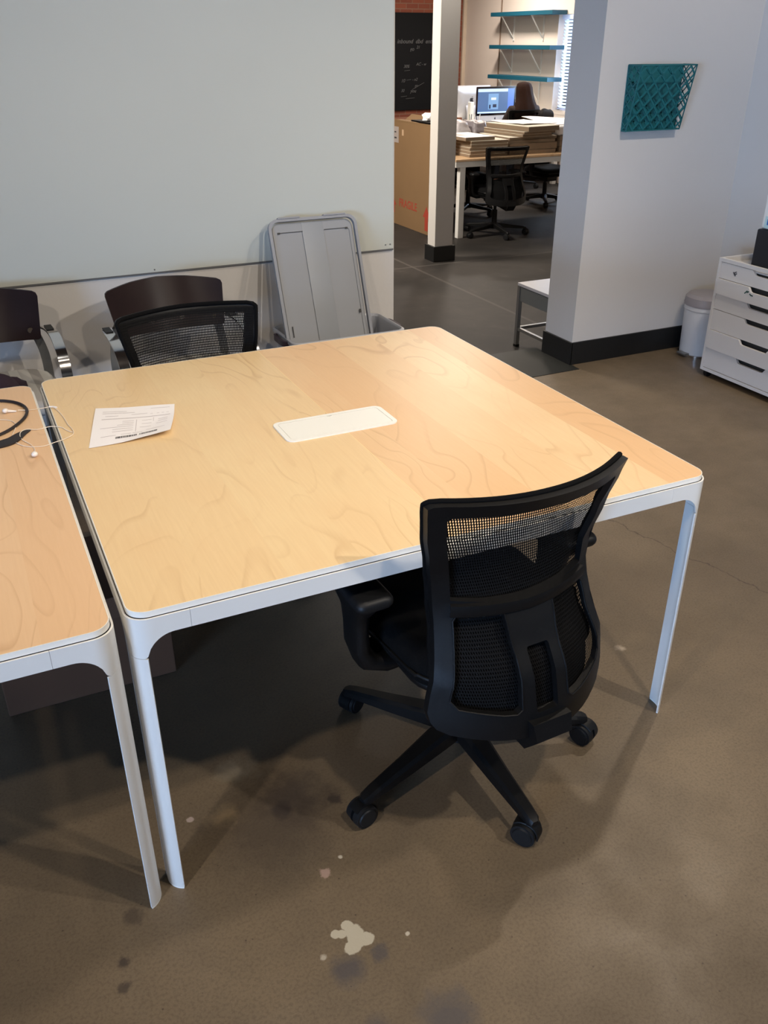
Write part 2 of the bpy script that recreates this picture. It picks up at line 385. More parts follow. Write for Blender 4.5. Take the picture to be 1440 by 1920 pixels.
def cyl(bm, p0, p1, r0, r1=None, seg=16, caps=True, mi=0):
    p0, p1 = Vector(p0), Vector(p1); r1 = r0 if r1 is None else r1
    q = (p1-p0).to_track_quat('Z', 'Y').to_matrix()
    A = [bm.verts.new(p0+q@Vector((r0*math.cos(2*PI*i/seg), r0*math.sin(2*PI*i/seg), 0))) for i in range(seg)]
    C = [bm.verts.new(p1+q@Vector((r1*math.cos(2*PI*i/seg), r1*math.sin(2*PI*i/seg), 0))) for i in range(seg)]
    fs = [bm.faces.new((A[i], A[(i+1) % seg], C[(i+1) % seg], C[i])) for i in range(seg)]
    if caps: fs += [bm.faces.new(A[::-1]), bm.faces.new(C)]
    for f in fs: f.material_index = mi
    return bm
def loft(bm, rings, caps=True, closed=True, mi=0):
    V = [[bm.verts.new(p) for p in r] for r in rings]; n = len(V[0])
    for a, b_ in zip(V, V[1:]):
        for i in range(n if closed else n-1):
            f = bm.faces.new((a[i], a[(i+1) % n], b_[(i+1) % n], b_[i])); f.material_index = mi
    if caps and closed:
        bm.faces.new(V[0][::-1]).material_index = mi; bm.faces.new(V[-1]).material_index = mi
    return bm
def smooth_path(pts, k=8, closed=False):
    P = [Vector(p) for p in pts]; n = len(P); out = []
    rng = range(n if closed else n-1)
    for i in rng:
        if closed: p0, p1, p2, p3 = P[(i-1) % n], P[i], P[(i+1) % n], P[(i+2) % n]
        else: p0, p1, p2, p3 = P[max(i-1, 0)], P[i], P[i+1], P[min(i+2, n-1)]
        for j in range(k):
            t = j/k
            out.append(0.5*((2*p1)+(-p0+p2)*t+(2*p0-5*p1+4*p2-p3)*t*t+(-p0+3*p1-3*p2+p3)*t**3))
    if not closed: out.append(P[-1])
    return out
def tube(bm, pts, r, seg=8, closed=False, mi=0, prof=None, up=None):
    """sweep a round (or given 2D) profile along a path"""
    P = [Vector(p) for p in pts]; n = len(P); rings = []
    prof = prof or [(math.cos(2*PI*i/seg), math.sin(2*PI*i/seg)) for i in range(seg)]
    last = None
    for i in range(n):
        if closed: t = (P[(i+1) % n]-P[i-1]).normalized()
        else: t = (P[min(i+1, n-1)]-P[max(i-1, 0)]).normalized()
        if up is not None: a = Vector(up)
        else: a = last if last is not None else (Vector((0, 0, 1)) if abs(t.z) < 0.9 else Vector((1, 0, 0)))
        s = t.cross(a)
        if s.length < 1e-6: s = t.cross(Vector((1, 0, 0)))
        s.normalize(); u = s.cross(t).normalized(); last = u
        rr = r[i] if isinstance(r, (list, tuple)) else r
        rings.append([P[i]+s*(x*rr)+u*(y*rr) for x, y in prof])
    if closed: rings.append(rings[0]); return loft(bm, rings, caps=False, mi=mi)
    return loft(bm, rings, mi=mi)
def rrect(x0, x1, y0, y1, r, n=6):
    rs = r if isinstance(r, (list, tuple)) else (r,)*4     # order: x0y0, x1y0, x1y1, x0y1
    out = []
    for (cx, cy, a0, q) in ((x0, y0, PI, rs[0]), (x1, y0, -PI/2, rs[1]), (x1, y1, 0, rs[2]), (x0, y1, PI/2, rs[3])):
        ox = cx + (q if cx == x0 else -q); oy = cy + (q if cy == y0 else -q)
        if q <= 0: out.append((cx, cy)); continue
        for i in range(n+1):
            a = a0 + (PI/2)*i/n; out.append((ox+q*math.cos(a), oy+q*math.sin(a)))
    return out
def inside(p, poly):
    x, y = p; c = False; j = len(poly)-1
    for i in range(len(poly)):
        xi, yi = poly[i]; xj, yj = poly[j]
        if (yi > y) != (yj > y) and x < (xj-xi)*(y-yi)/(yj-yi)+xi: c = not c
        j = i
    return c
def plate(bm, outer, holes, th, f=None, sp=None, mi=0, uv=False):
    """solid plate cut from 2D outline with holes; f(u, v, t) -> 3D, t in 0..th; sp = interior grid spacing"""
    def dens(poly):
        if not sp: return list(poly)
        o = []
        for i in range(len(poly)):
            a = Vector(poly[i]); b_ = Vector(poly[(i+1) % len(poly)]); k = max(1, int((b_-a).length/sp))
            for j in range(k): o.append(tuple(a+(b_-a)*(j/k)))
        return o
    loops = [dens(outer)]+[dens(h) for h in holes]
    pts, edges = [], []
    for L in loops:
        s = len(pts); pts += [Vector(p) for p in L]
        edges += [(s+i, s+(i+1) % len(L)) for i in range(len(L))]
    if sp:
        xs = [p[0] for p in outer]; ys = [p[1] for p in outer]
        x = min(xs)+sp*0.5
        while x < max(xs):
            y = min(ys)+sp*0.5
            while y < max(ys):
                if inside((x, y), outer) and not any(inside((x, y), h) for h in holes):
                    if min((Vector((x, y))-q).length for q in pts[:len(edges)]) > sp*0.45: pts.append(Vector((x, y)))
                y += sp
            x += sp
    vo, eo, fo, *_ = delaunay_2d_cdt(pts, edges, [], 0, 1e-6)
    keep = []
    for t in fo:
        c = sum((vo[i] for i in t), Vector((0, 0)))/len(t)
        if inside(c, outer) and not any(inside(c, h) for h in holes): keep.append(t)
    f = f or (lambda u, v, t: Vector((u, v, t)))
    lay = bm.loops.layers.uv.verify() if uv else None
    A = {}; C = {}
    used = {i for t in keep for i in t}
    for i in used:
        A[i] = bm.verts.new(f(vo[i].x, vo[i].y, 0.0))
        if th: C[i] = bm.verts.new(f(vo[i].x, vo[i].y, th))
    ec = {}
    for t in keep:
        fc = bm.faces.new([A[i] for i in t]); fc.material_index = mi
        if uv:
            for lp, i in zip(fc.loops, t): lp[lay].uv = (vo[i].x+1, vo[i].y+1)
        if th: bm.faces.new([C[i] for i in reversed(t)]).material_index = mi
        for a, b_ in zip(t, t[1:]+t[:1]) if isinstance(t, list) else zip(t, tuple(t[1:])+(t[0],)):
            ec.setdefault(frozenset((a, b_)), []).append((a, b_))
    if th:
        for k, v in ec.items():
            if len(v) == 1:
                a, b_ = v[0]; bm.faces.new((A[b_], A[a], C[a], C[b_])).material_index = mi
    return bm
def cushion(bm, w, d, h, r, loc=(0,0,0), seg=8, dome=0.0, f=None):
    """rounded upholstery block lofted from stacked rounded rectangles"""
    rings = []
    for i in range(seg+1):
        a = -PI/2+PI*i/seg; ins = r*(1-math.cos(a)); z = h/2*math.sin(a)
        ring = []
        for x, y in rrect(-w/2+ins, w/2-ins, -d/2+ins, d/2-ins, min(w, d)*0.22, 5):
            p = Vector((x, y, z)); p = f(p) if f else p
            ring.append(p+Vector(loc))
        rings.append(ring)
    V = [[bm.verts.new(p) for p in rg] for rg in rings]; n = len(V[0])
    for a_, b_ in zip(V, V[1:]):
        for i in range(n): bm.faces.new((a_[i], a_[(i+1) % n], b_[(i+1) % n], b_[i]))
    for rg, s in ((V[0], -1), (V[-1], 1)):
        c = sum((v.co for v in rg), Vector())/n; c.z += s*dome
        cv = bm.verts.new(c)
        mid = [bm.verts.new(v.co.lerp(c, 0.45)+Vector((0, 0, s*dome*0.35))) for v in rg]
        for i in range(n):
            bm.faces.new((rg[i], rg[(i+1) % n], mid[(i+1) % n], mid[i])); bm.faces.new((mid[i], mid[(i+1) % n], cv))
    return bm
def copy_tree(o, parent=None):
    c = o.copy(); COL.objects.link(c)
    if parent is not None: c.parent = parent
    for ch in list(o.children): copy_tree(ch, c)
    return c
def text_obj(name, txt, size, m, parent, matrix, extrude=0.0006, align='LEFT', shear=0.0):
    cu = bpy.data.curves.new(name, 'FONT'); cu.body = txt; cu.size = size; cu.extrude = extrude; cu.align_x = align; cu.shear = shear
    cu.offset = size*0.012
    t = bpy.data.objects.new(name, cu); COL.objects.link(t)
    dg = bpy.context.evaluated_depsgraph_get(); dg.update()
    me = bpy.data.meshes.new_from_object(t.evaluated_get(dg)); bpy.data.objects.remove(t)
    me.materials.clear(); me.materials.append(m); me.name = name
    o = bpy.data.objects.new(name, me); COL.objects.link(o); o.parent = parent; o.matrix_local = matrix
    return o

# ------------------------------------------------------------------ the room shell
DZ = -0.18            # the far room lies one step lower
H = 3.0
YB = 2.577            # face of the back wall
struct('floor_near', B(-9.0, 4.1, -9.0, 2.49, -0.2, 0.0), FLOOR_NEAR, smooth=False)
bm = B(1.79, 2.93, 2.493, 2.93, -0.2, -0.001); box(bm, 1.79, 2.94, 2.486, 2.93, -0.004, 0.0025)
struct('floor_threshold', bm, PLATE, smooth=False)
bm = B(2.93, 4.0, 2.49, 2.60, -0.2, 0.0); box(bm, -9.0, 1.79, 2.49, 2.60, -0.2, 0.0)
struct('floor_margin', bm, FLOOR_NEAR, smooth=False)
struct('floor_far', B(-3.6, 8.2, 2.86, 12.9, DZ-0.1, DZ), FLOOR_DARK, smooth=False)
struct('wall_back_left', B(-9.0, 1.794, YB, 2.845, -0.2, H), WALL, smooth=False)
struct('wall_back_right', B(2.94, 4.1, 2.58, 2.845, -0.2, H), WALL, smooth=False)
struct('wall_right', B(3.97, 4.1, -9.0, 2.58, 0, H), WALL, smooth=False)
struct('wall_front', B(-9.1, 4.1, -9.1, -9.0, 0, H), WALL, smooth=False)
bm = B(-9.1, -9.0, -9.0, -8.4, 0, H); box(bm, -9.1, -9.0, -4.8, 2.845, 0, H); box(bm, -9.1, -9.0, -8.4, -4.8, 0, 0.25); box(bm, -9.1, -9.0, -8.4, -4.8, 2.3, H)
struct('wall_left', bm, WALL, smooth=False)
struct('ceiling_near', B(-9.1, 4.1, -9.1, 2.86, H, H+0.1), CEIL, smooth=False)
struct('ceiling_far', B(-3.7, 8.3, 2.86, 12.9, H, H+0.1), CEIL, smooth=False)
# far room walls
XF = 8.0; YF = 12.7
bm = nb()
for a in ((XF, XF+0.2, 2.7, 9.0, DZ, H), (XF, XF+0.2, 10.12, YF+0.2, DZ, H), (XF, XF+0.2, 9.0, 10.12, DZ, 0.78), (XF, XF+0.2, 9.0, 10.12, 1.98, H)): box(bm, *a)
struct('wall_far_right', bm, WALL_FAR, smooth=False)
struct('wall_far_brick', B(-3.6, XF, YF, YF+0.2, DZ, H), BRICK, smooth=False)
struct('wall_far_left', B(-3.7, -3.6, 2.845, YF+0.2, DZ, H), WALL_FAR, smooth=False)
struct('wall_far_front', B(4.1, 8.2, 2.7, 2.845, DZ, H), WALL_FAR, smooth=False)
struct('trim_1', B(XF-0.06, XF, YF-0.05, YF, DZ, H, bev=0.008), BRASS_TRIM)
# baseboards (black rubber)
struct('baseboard_back_right', B(2.93, 3.97, 2.567, 2.58, 0, 0.132, bev=0.003), BASEBLACK)
struct('baseboard_opening', B(2.926, 2.94, 2.567, 2.85, 0, 0.132, bev=0.003), BASEBLACK)
struct('baseboard_back_left', B(-9.0, 1.794, 2.567, 2.577, 0, 0.132, bev=0.003), BASEBLACK)
# unseen window in the left wall that lets the daylight in
w_ = tag(obj('window_1', B(-9.0, -8.96, -8.45, -4.75, 0.21, 0.25), WHITE_METAL), kind='structure')
bm = nb()
for a in ((-8.4, -8.34, 0.25, 2.3), (-4.86, -4.8, 0.25, 2.3), (-6.63, -6.57, 0.25, 2.3), (-8.4, -4.8, 0.25, 0.31), (-8.4, -4.8, 2.24, 2.3)): box(bm, -9.08, -9.02, *a)
obj('window_frame', bm, WHITE_METAL, w_)
obj('pane', B(-9.055, -9.05, -8.35, -4.85, 0.3, 2.25), GLASS, w_)

# square column in the far room
struct('column', B(3.895, 4.085, 6.005, 6.15, DZ, H, bev=0.004), WALL, smooth=False)
struct('baseboard_column', B(3.875, 4.105, 5.985, 6.17, DZ, DZ+0.14, bev=0.003), BASEBLACK)

# far window with blinds
wn_ = tag(obj('window_2', B(XF-0.012, XF+0.05, 9.0, 10.12, 0.735, 0.785, bev=0.004), WALL_FAR), kind='structure')
bm = nb()
for a in ((10.07, 10.12, 0.78, 1.98), (9.0, 9.05, 0.78, 1.98), (9.0, 10.12, 1.93, 1.98), (9.0, 10.12, 0.78, 0.82), (9.53, 9.57, 0.78, 1.98)): box(bm, XF+0.10, XF+0.15, *a)
obj('window_frame', bm, WHITE_METAL, wn_)
obj('pane', B(XF+0.12, XF+0.125, 9.04, 10.08, 0.80, 1.95), GLASS, wn_)
bm = nb()
for i in range(27):
    z = 0.83+i*0.041
    box(bm, -0.022, 0.022, 9.04, 10.035, -0.0013, 0.0013, mx=Matrix.Translation((XF+0.045, 0, z)) @ Matrix.Rotation(math.radians(38), 4, 'Y'))
bl = obj('blind_slats', bm, BLIND, wn_)
bm = B(XF+0.01, XF+0.08, 9.03, 10.05, 1.92, 1.975); box(bm, XF+0.025, XF+0.065, 9.04, 10.035, 0.795, 0.812)
obj('blind_rail', bm, BLIND, wn_, loc=None)

# ------------------------------------------------------------------ whiteboard panel
t = tag(obj('whiteboard', B(-2.6, 1.787, YB-0.008, YB-0.0005, 0.764, 2.95, bev=0.001), WBOARD), 'large glossy pale whiteboard panel covering the wall behind the chairs', 'whiteboard')
obj('bottom_channel', B(-2.6, 1.787, YB-0.0095, YB-0.0005, 0.7575, 0.7638), mat('dark_grey_channel', rgb(96, 96, 96), 0.5), t, smooth=False)
for x, z in ((1.745, 0.785), (1.770, 0.786), (0.62, 0.775), (-0.6, 0.78)):
    obj('screw', cyl(nb(), (x, YB-0.0095, z), (x, YB-0.007, z), 0.0035, seg=10), STEEL, t)

# ------------------------------------------------------------------ conference tables
TW = 1.395
def leg_path(x_end, y_end, r=0.042, n=10):
    """plan outline from the front face point (x_end,~0) round the corner (0,0) to (0,y_end)"""
    pts = []
    if x_end > r: pts.append((x_end, 0.0)); a_start = 0.0
    else: a_start = math.acos(max(-1, min(1, (r-x_end)/r))); a_start = PI/2-a_start
    for i in range(n+1):
        a = a_start+(PI/2-a_start)*i/n
        pts.append((r-r*math.sin(a), r-r*math.cos(a)))
    if y_end > r: pts.append((0.0, y_end))
    return pts
def sheet(bm, pts, z_lo, z_hi, th=0.004):
    """vertical bent sheet metal; z_lo/z_hi functions of index"""
    n = len(pts); P = [Vector((x, y, 0)) for x, y in pts]; c = Vector((0.3, 0.3, 0))
    outer, inner = [], []
    for i in range(n):
        t_ = (P[min(i+1, n-1)]-P[max(i-1, 0)]).normalized(); nn = Vector((-t_.y, t_.x, 0))
        if nn.dot(c-P[i]) < 0: nn = -nn
        outer.append(P[i]); inner.append(P[i]+nn*th)
    rings = []
    for i in range(n):
        zl, zh = z_lo(i), z_hi(i)
        rings.append([Vector((outer[i].x, outer[i].y, zl)), Vector((outer[i].x, outer[i].y, zh)), Vector((inner[i].x, inner[i].y, zh)), Vector((inner[i].x, inner[i].y, zl))])
    return loft(bm, rings)
ZT, ZF, ZU, ZS = 0.740, 0.7265, 0.688, 0.637     # top, frame top, apron underside, bracket/leg seam
def flipped(bm, sx, sy, w, d):
    for v in bm.verts: v.co.x = v.co.x if sx > 0 else w-v.co.x; v.co.y = v.co.y if sy > 0 else d-v.co.y
    return bm
def make_table(label, loc, left_mat, right_mat):
    T = thing('conference_table', label, 'table', loc)
    W = TW; fx, fy, e = 0.028, 0.064, 0.116
    for sx in (1, -1):
        for sy in (1, -1):
            # corner bracket with filleted inner corners
            front = [(e-(e-fx)*i/14, 0.0) for i in range(15)]
            arc = leg_path(0.042, 0.042)
            side = [(0.0, fy+(e-fy)*i/14) for i in range(15)]
            fpts = [p for p in front if p[0] > 0.0421]; 
            pts = fpts+arc+[(0.0, 0.053)]+side
            def zl(i, pts=pts):
                x, y = pts[i]
                if x > y:
                    s, s0, rr = x, fx, 0.056
                else:
                    s, s0, rr = y, fy, 0.050
                if s <= s0+1e-6: return ZS
                if s >= s0+rr: return ZU
                q = (s0+rr-s)/rr
                return ZU-rr*(1-math.sqrt(max(0, 1-q*q)))
            obj('corner_bracket', flipped(sheet(nb(), pts, zl, lambda i: ZF), sx, sy, W, W), WHITE_METAL, T, angle=50)
            bm = sheet(nb(), leg_path(fx, fy), lambda i: 0.004, lambda i: ZS-0.0008)
            lg = obj('leg', flipped(bm, sx, sy, W, W), WHITE_METAL, T, angle=50)
            bm = sheet(nb(), leg_path(fx-0.001, fy-0.002), lambda i: 0.0, lambda i: 0.0045, th=0.0045)
            obj('foot_pad', flipped(bm, sx, sy, W, W), WHITE_PLASTIC, lg)
    for k in range(4):
        g = 0.0006
        if k < 2: bm = box(nb(), e+g, W-e-g, 0, 0.004, ZU, ZF) ; bm = bm if k == 0 else flipped(bm, 1, -1, W, W)
        else: bm = box(nb(), 0, 0.004, e+g, W-e-g, ZU, ZF); bm = bm if k == 2 else flipped(bm, -1, 1, W, W)
        obj('side_rail', bm, WHITE_METAL, T, smooth=False)
    ins = 0.0055
    bm = plate(nb(), rrect(0.012, W-0.012, 0.012, W-0.012, 0.03), [], 0.016, f=lambda u, v, t_: Vector((u, v, 0.7115+t_)))
    obj('support_panel', bm, GAP_DARK, T)
    mid = 0.703
    op = rrect(ins, W-ins, ins, W-ins, 0.038, 10)
    bm = plate(nb(), op, [rrect(ins+0.0016, W-ins-0.0016, ins+0.0016, W-ins-0.0016, 0.0365, 10)], 0.0125, f=lambda u, v, t_: Vector((u, v, ZT-0.0125+t_)))
    obj('edge_band', bm, WHITE_EDGE, T)
    i2 = ins+0.0018
    for x0, x1, rs, m_ in ((i2, mid-0.0007, (0.0365, 0, 0, 0.0365), left_mat), (mid+0.0007, W-i2, (0, 0.0365, 0.0365, 0), right_mat)):
        obj('tabletop', plate(nb(), rrect(x0, x1, i2, W-i2, rs, 10), [], 0.0122, f=lambda u, v, t_: Vector((u, v, ZT-0.0124+t_))), m_, T)
    obj('seam_strip', B(mid-0.0007, mid+0.0007, i2, W-i2, ZT-0.012, ZT+0.00005), mat_seam, T, smooth=False)
    return T
mat_seam = mat('pale_seam', rgb(248, 222, 170), 0.5)
T1 = make_table('square maple conference table holding the white power hatch and the printed form', (0, 0, 0), WOOD_A, WOOD_B)
T2 = make_table('maple conference table cut by the left frame edge, with earbuds lying on it', (-TW-0.021, -0.022, 0), WOOD_C, WOOD_C)

# power hatch (lid in the tabletop of the main table)
P = (0.534, 0.856, 0.612, 0.752)
hb = obj('power_hatch', plate(nb(), rrect(P[0], P[1], P[2], P[3], 0.022, 8), [rrect(P[0]+0.013, P[1]-0.013, P[2]+0.012, P[3]-0.012, 0.010, 6)], 0.0035, f=lambda u, v, t_: Vector((u, v, ZT+t_))), WHITE_PLASTIC, T1)
lid = obj('hatch_lid', plate(nb(), rrect(P[0]+0.0142, P[1]-0.0142, P[2]+0.0132, P[3]-0.0132, 0.009, 6), [[(0.690, P[3]-0.0134), (0.6935, P[3]-0.0185), (0.6985, P[3]-0.0195), (0.704, P[3]-0.0185), (0.7075, P[3]-0.0134)]], 0.0028, f=lambda u, v, t_: Vector((u, v, ZT+0.0004+t_))), WHITE_PLASTIC, hb)
obj('finger_notch', B(0.688, 0.710, P[3]-0.022, P[3]-0.0125, ZT+0.0001, ZT+0.0008), mat('grey_notch', rgb(120, 118, 112), 0.6), hb)

# printed delivery form on the table
def paper_form():
    c = [Vector((0.121, 1.074)), Vector((0.332, 1.012)), Vector((0.276, 0.792)), Vector((0.060, 0.802))]   # back-left, back-right, front-right, front-left
    def S_(u, v):        # u 0..1 left->right, v 0..1 front->back
        p = (c[3]*(1-u)+c[2]*u)*(1-v)+(c[0]*(1-u)+c[1]*u)*v
        d = max(0.0, u-0.40-0.75*v*(1 if v < 0.6 else 1))          # curl towards front-right corner
        cr = max(0.0, (u-0.62)+(0.34-v)*0.8); cr = cr/(1+0.8*cr)
        z = ZT+0.0007+0.0022*math.sin(3.1*u+2*v)**2+0.055*cr**1.5
        q = max(0.0, cr-0.10)
        p = p+Vector((-0.045, 0.06))*q*q
        return Vector((p.x, p.y, z))
    bm = nb(); n = 24
    V = [[bm.verts.new(S_(i/n, j/n)) for i in range(n+1)] for j in range(n+1)]
    for j in range(n):
        for i in range(n): bm.faces.new((V[j][i], V[j][i+1], V[j+1][i+1], V[j+1][i]))
    pp = obj('paper_form', bm, PAPER)
    tag(pp, 'white printed form with a barcode and curled corner on the main table', 'paper')
    def strip(bm, u0, u1, v0, v1, k=6):
        r0 = [bm.verts.new(S_(u0+(u1-u0)*i/k, v0)+Vector((0, 0, 0.0005))) for i in range(k+1)]
        r1 = [bm.verts.new(S_(u0+(u1-u0)*i/k, v1)+Vector((0, 0, 0.0005))) for i in range(k+1)]
        for i in range(k): bm.faces.new((r0[i], r0[i+1], r1[i+1], r1[i]))
    bm = nb(); u = 0.30
    rnd = random.Random(3)
    while u < 0.80:
        wv = rnd.choice((0.004, 0.008, 0.012)); 
        if not 0.555 < u < 0.585: strip(bm, u, u+wv, 0.115, 0.165, 1)
        u += wv+rnd.choice((0.004, 0.007))
    obj('barcode', bm, INK_DK, pp)
    bm = nb()
    strip(bm, 0.10, 0.95, 0.655, 0.668, 12); strip(bm, 0.53, 0.536, 0.25, 0.60, 2); strip(bm, 0.74, 0.745, 0.52, 0.62, 1)
    for (a, b_, v) in ((0.12, 0.30, .205), (0.36, 0.48, .21), (0.50, 0.62, .21), (0.66, 0.9, .25), (0.25, 0.5, .30), (0.25, 0.5, .36), (0.10, 0.5, .42), (0.30, 0.5, .47), (0.36, 0.5, .52), (0.36, 0.5, .57),
                       (0.58, 0.72, .36), (0.60, 0.72, .46), (0.60, 0.72, .56), (0.78, 0.92, .42), (0.80, 0.92, .50), (0.80, 0.92, .56), (0.14, 0.30, .74), (0.46, 0.66, .76), (0.10, 0.5, .82), (0.7, 0.73, .74), (0.78, 0.81, .74), (0.84, 0.87, .74), (0.90, 0.93, .74), (0.10, 0.4, .87), (0.7, 0.94, .90)):
        strip(bm, a, b_, v, v+0.008, 4)
    obj('print_lines', bm, INK, pp)
paper_form()

# ------------------------------------------------------------------ earbuds and strap on the left table
def eb_z(x): return ZT+0.0014
E_ = thing('earbuds', 'white wired earbuds tangled across the gap between the two tables', 'earphones', (-0.05, 1.0, ZT))
def rel(p): return Vector((p[0]+0.05, p[1]-1.0, 0.0016+(p[2] if len(p) > 2 else 0)))
main_path = [(-0.079, 1.146, .004), (-0.045, 1.142), (-0.012, 1.140, .001), (0.012, 1.135, .002), (0.024, 1.095), (0.031, 1.035), (0.034, 0.985), (0.040, 0.945), (0.036, 0.910), (0.010, 0.885, .001), (-0.015, 0.874, .001), (-0.045, 0.864), (-0.082, 0.880), (-0.105, 0.918), (-0.110, 0.965), (-0.100, 1.012), (-0.094, 1.048), (-0.106, 1.085), (-0.135, 1.105)]
obj('cord', tube(nb(), smooth_path([rel(p) for p in main_path], 8), 0.0011, 6), mat('pale_cord', rgb(236, 222, 202), 0.5), E_)
path2 = [(-0.070, 0.820, .002), (-0.066, 0.852), (-0.072, 0.888), (-0.090, 0.935, .001), (-0.089, 0.975, .003), (-0.072, 0.992, .003), (-0.045, 0.986), (-0.012, 0.990, .001), (0.014, 0.975), (0.026, 0.945), (0.037, 0.925, .001)]
obj('cord', tube(nb(), smooth_path([rel(p) for p in path2], 8), 0.0011, 6), MATS['pale_cord'], E_)
obj('inline_remote', tube(nb(), smooth_path([rel(p) for p in ((0.003, 1.137, .003), (0.014, 1.131, .004), (0.023, 1.121, .003))], 6), [0.0024]*13, 8), GLOSS_WHITE, E_)
def bud(p, d, n=12):
    d = Vector(d).normalized(); p = rel(p); b_ = nb()
    bmesh.ops.create_uvsphere(b_, u_segments=14, v_segments=10, radius=0.0082, matrix=Matrix.Translation(p+Vector((0, 0, 0.0065))) @ Matrix.Diagonal((1.0, 1.0, 0.8, 1)))
    tube(b_, smooth_path([p+Vector((0, 0, 0.006)), p+d*0.010+Vector((0, 0, 0.004)), p+d*0.028+Vector((0, 0, 0.001))], 6), [0.005-0.0026*i/12 for i in range(13)], 8)
    return b_
obj('earbud', bud((-0.112, 1.150), (1, -0.1, 0)), GLOSS_WHITE, E_)
obj('earbud', bud((-0.070, 0.806), (0.0, 1, 0)), GLOSS_WHITE, E_)
st = thing('headset_cable', 'thick black looped cable ending in a flat black strap on the left table', 'cable', (-0.15, 1.05, ZT))
def rel2(p): return Vector((p[0]+0.15, p[1]-1.05, 0.0045+(p[2] if len(p) > 2 else 0)))
obj('cord', tube(nb(), smooth_path([rel2(p) for p in ((-0.30, 1.255), (-0.20, 1.27), (-0.125, 1.252), (-0.080, 1.215), (-0.058, 1.160), (-0.062, 1.100), (-0.090, 1.040), (-0.135, 0.988), (-0.22, 0.94), (-0.33, 0.95))], 8), 0.0042, 8), CORD_BLACK, st)
pth = smooth_path([rel2(p) for p in ((-0.30, 0.925, -.002), (-0.21, 0.925, -.002), (-0.150, 0.920, -.002), (-0.115, 0.935, -.002), (-0.088, 0.970, -.002), (-0.066, 0.992, -.002))], 8)
obj('strap', tube(nb(), pth, [0.021 if i < 22 else 0.021-0.0008*(i-22) for i in range(len(pth))], prof=[(-1, -0.1), (1, -0.1), (1, 0.1), (-1, 0.1)], up=(0, 0, 1)), CORD_BLACK, st)

# ------------------------------------------------------------------ task chairs
def back_y(z):          # side profile of the backrest centreline (z above the chair's own datum)
    k = [(0.30, -0.325), (0.38, -0.320), (0.47, -0.300), (0.56, -0.245), (0.63, -0.212), (0.70, -0.208), (0.78, -0.228), (0.86, -0.262), (0.98, -0.325)]
    for (a, ya), (b_, yb) in zip(k, k[1:]):
        if z <= b_:
            t_ = (z-a)/(b_-a); t_ = t_*t_*(3-2*t_)*0.35+t_*0.65; return ya+(yb-ya)*t_
    return k[-1][1]
def half_w(z):
    k = [(0.34, 0.220), (0.40, 0.236), (0.46, 0.228), (0.54, 0.209), (0.62, 0.200), (0.70, 0.206), (0.80, 0.228), (0.92, 0.252)]
    if z <= k[0][0]: return k[0][1]
    for (a, ya), (b_, yb) in zip(k, k[1:]):
        if z <= b_: return ya+(yb-ya)*(z-a)/(b_-a)
    return k[-1][1]
def curve_k(z): return 0.105-0.045*min(1, max(0, (z-0.40)/0.35))+0.012*max(0, (z-0.75)/0.2)
def back_pt(u, z, t_):
    return Vector((u, back_y(z)+curve_k(z)*(u/0.23)**2+t_, z))
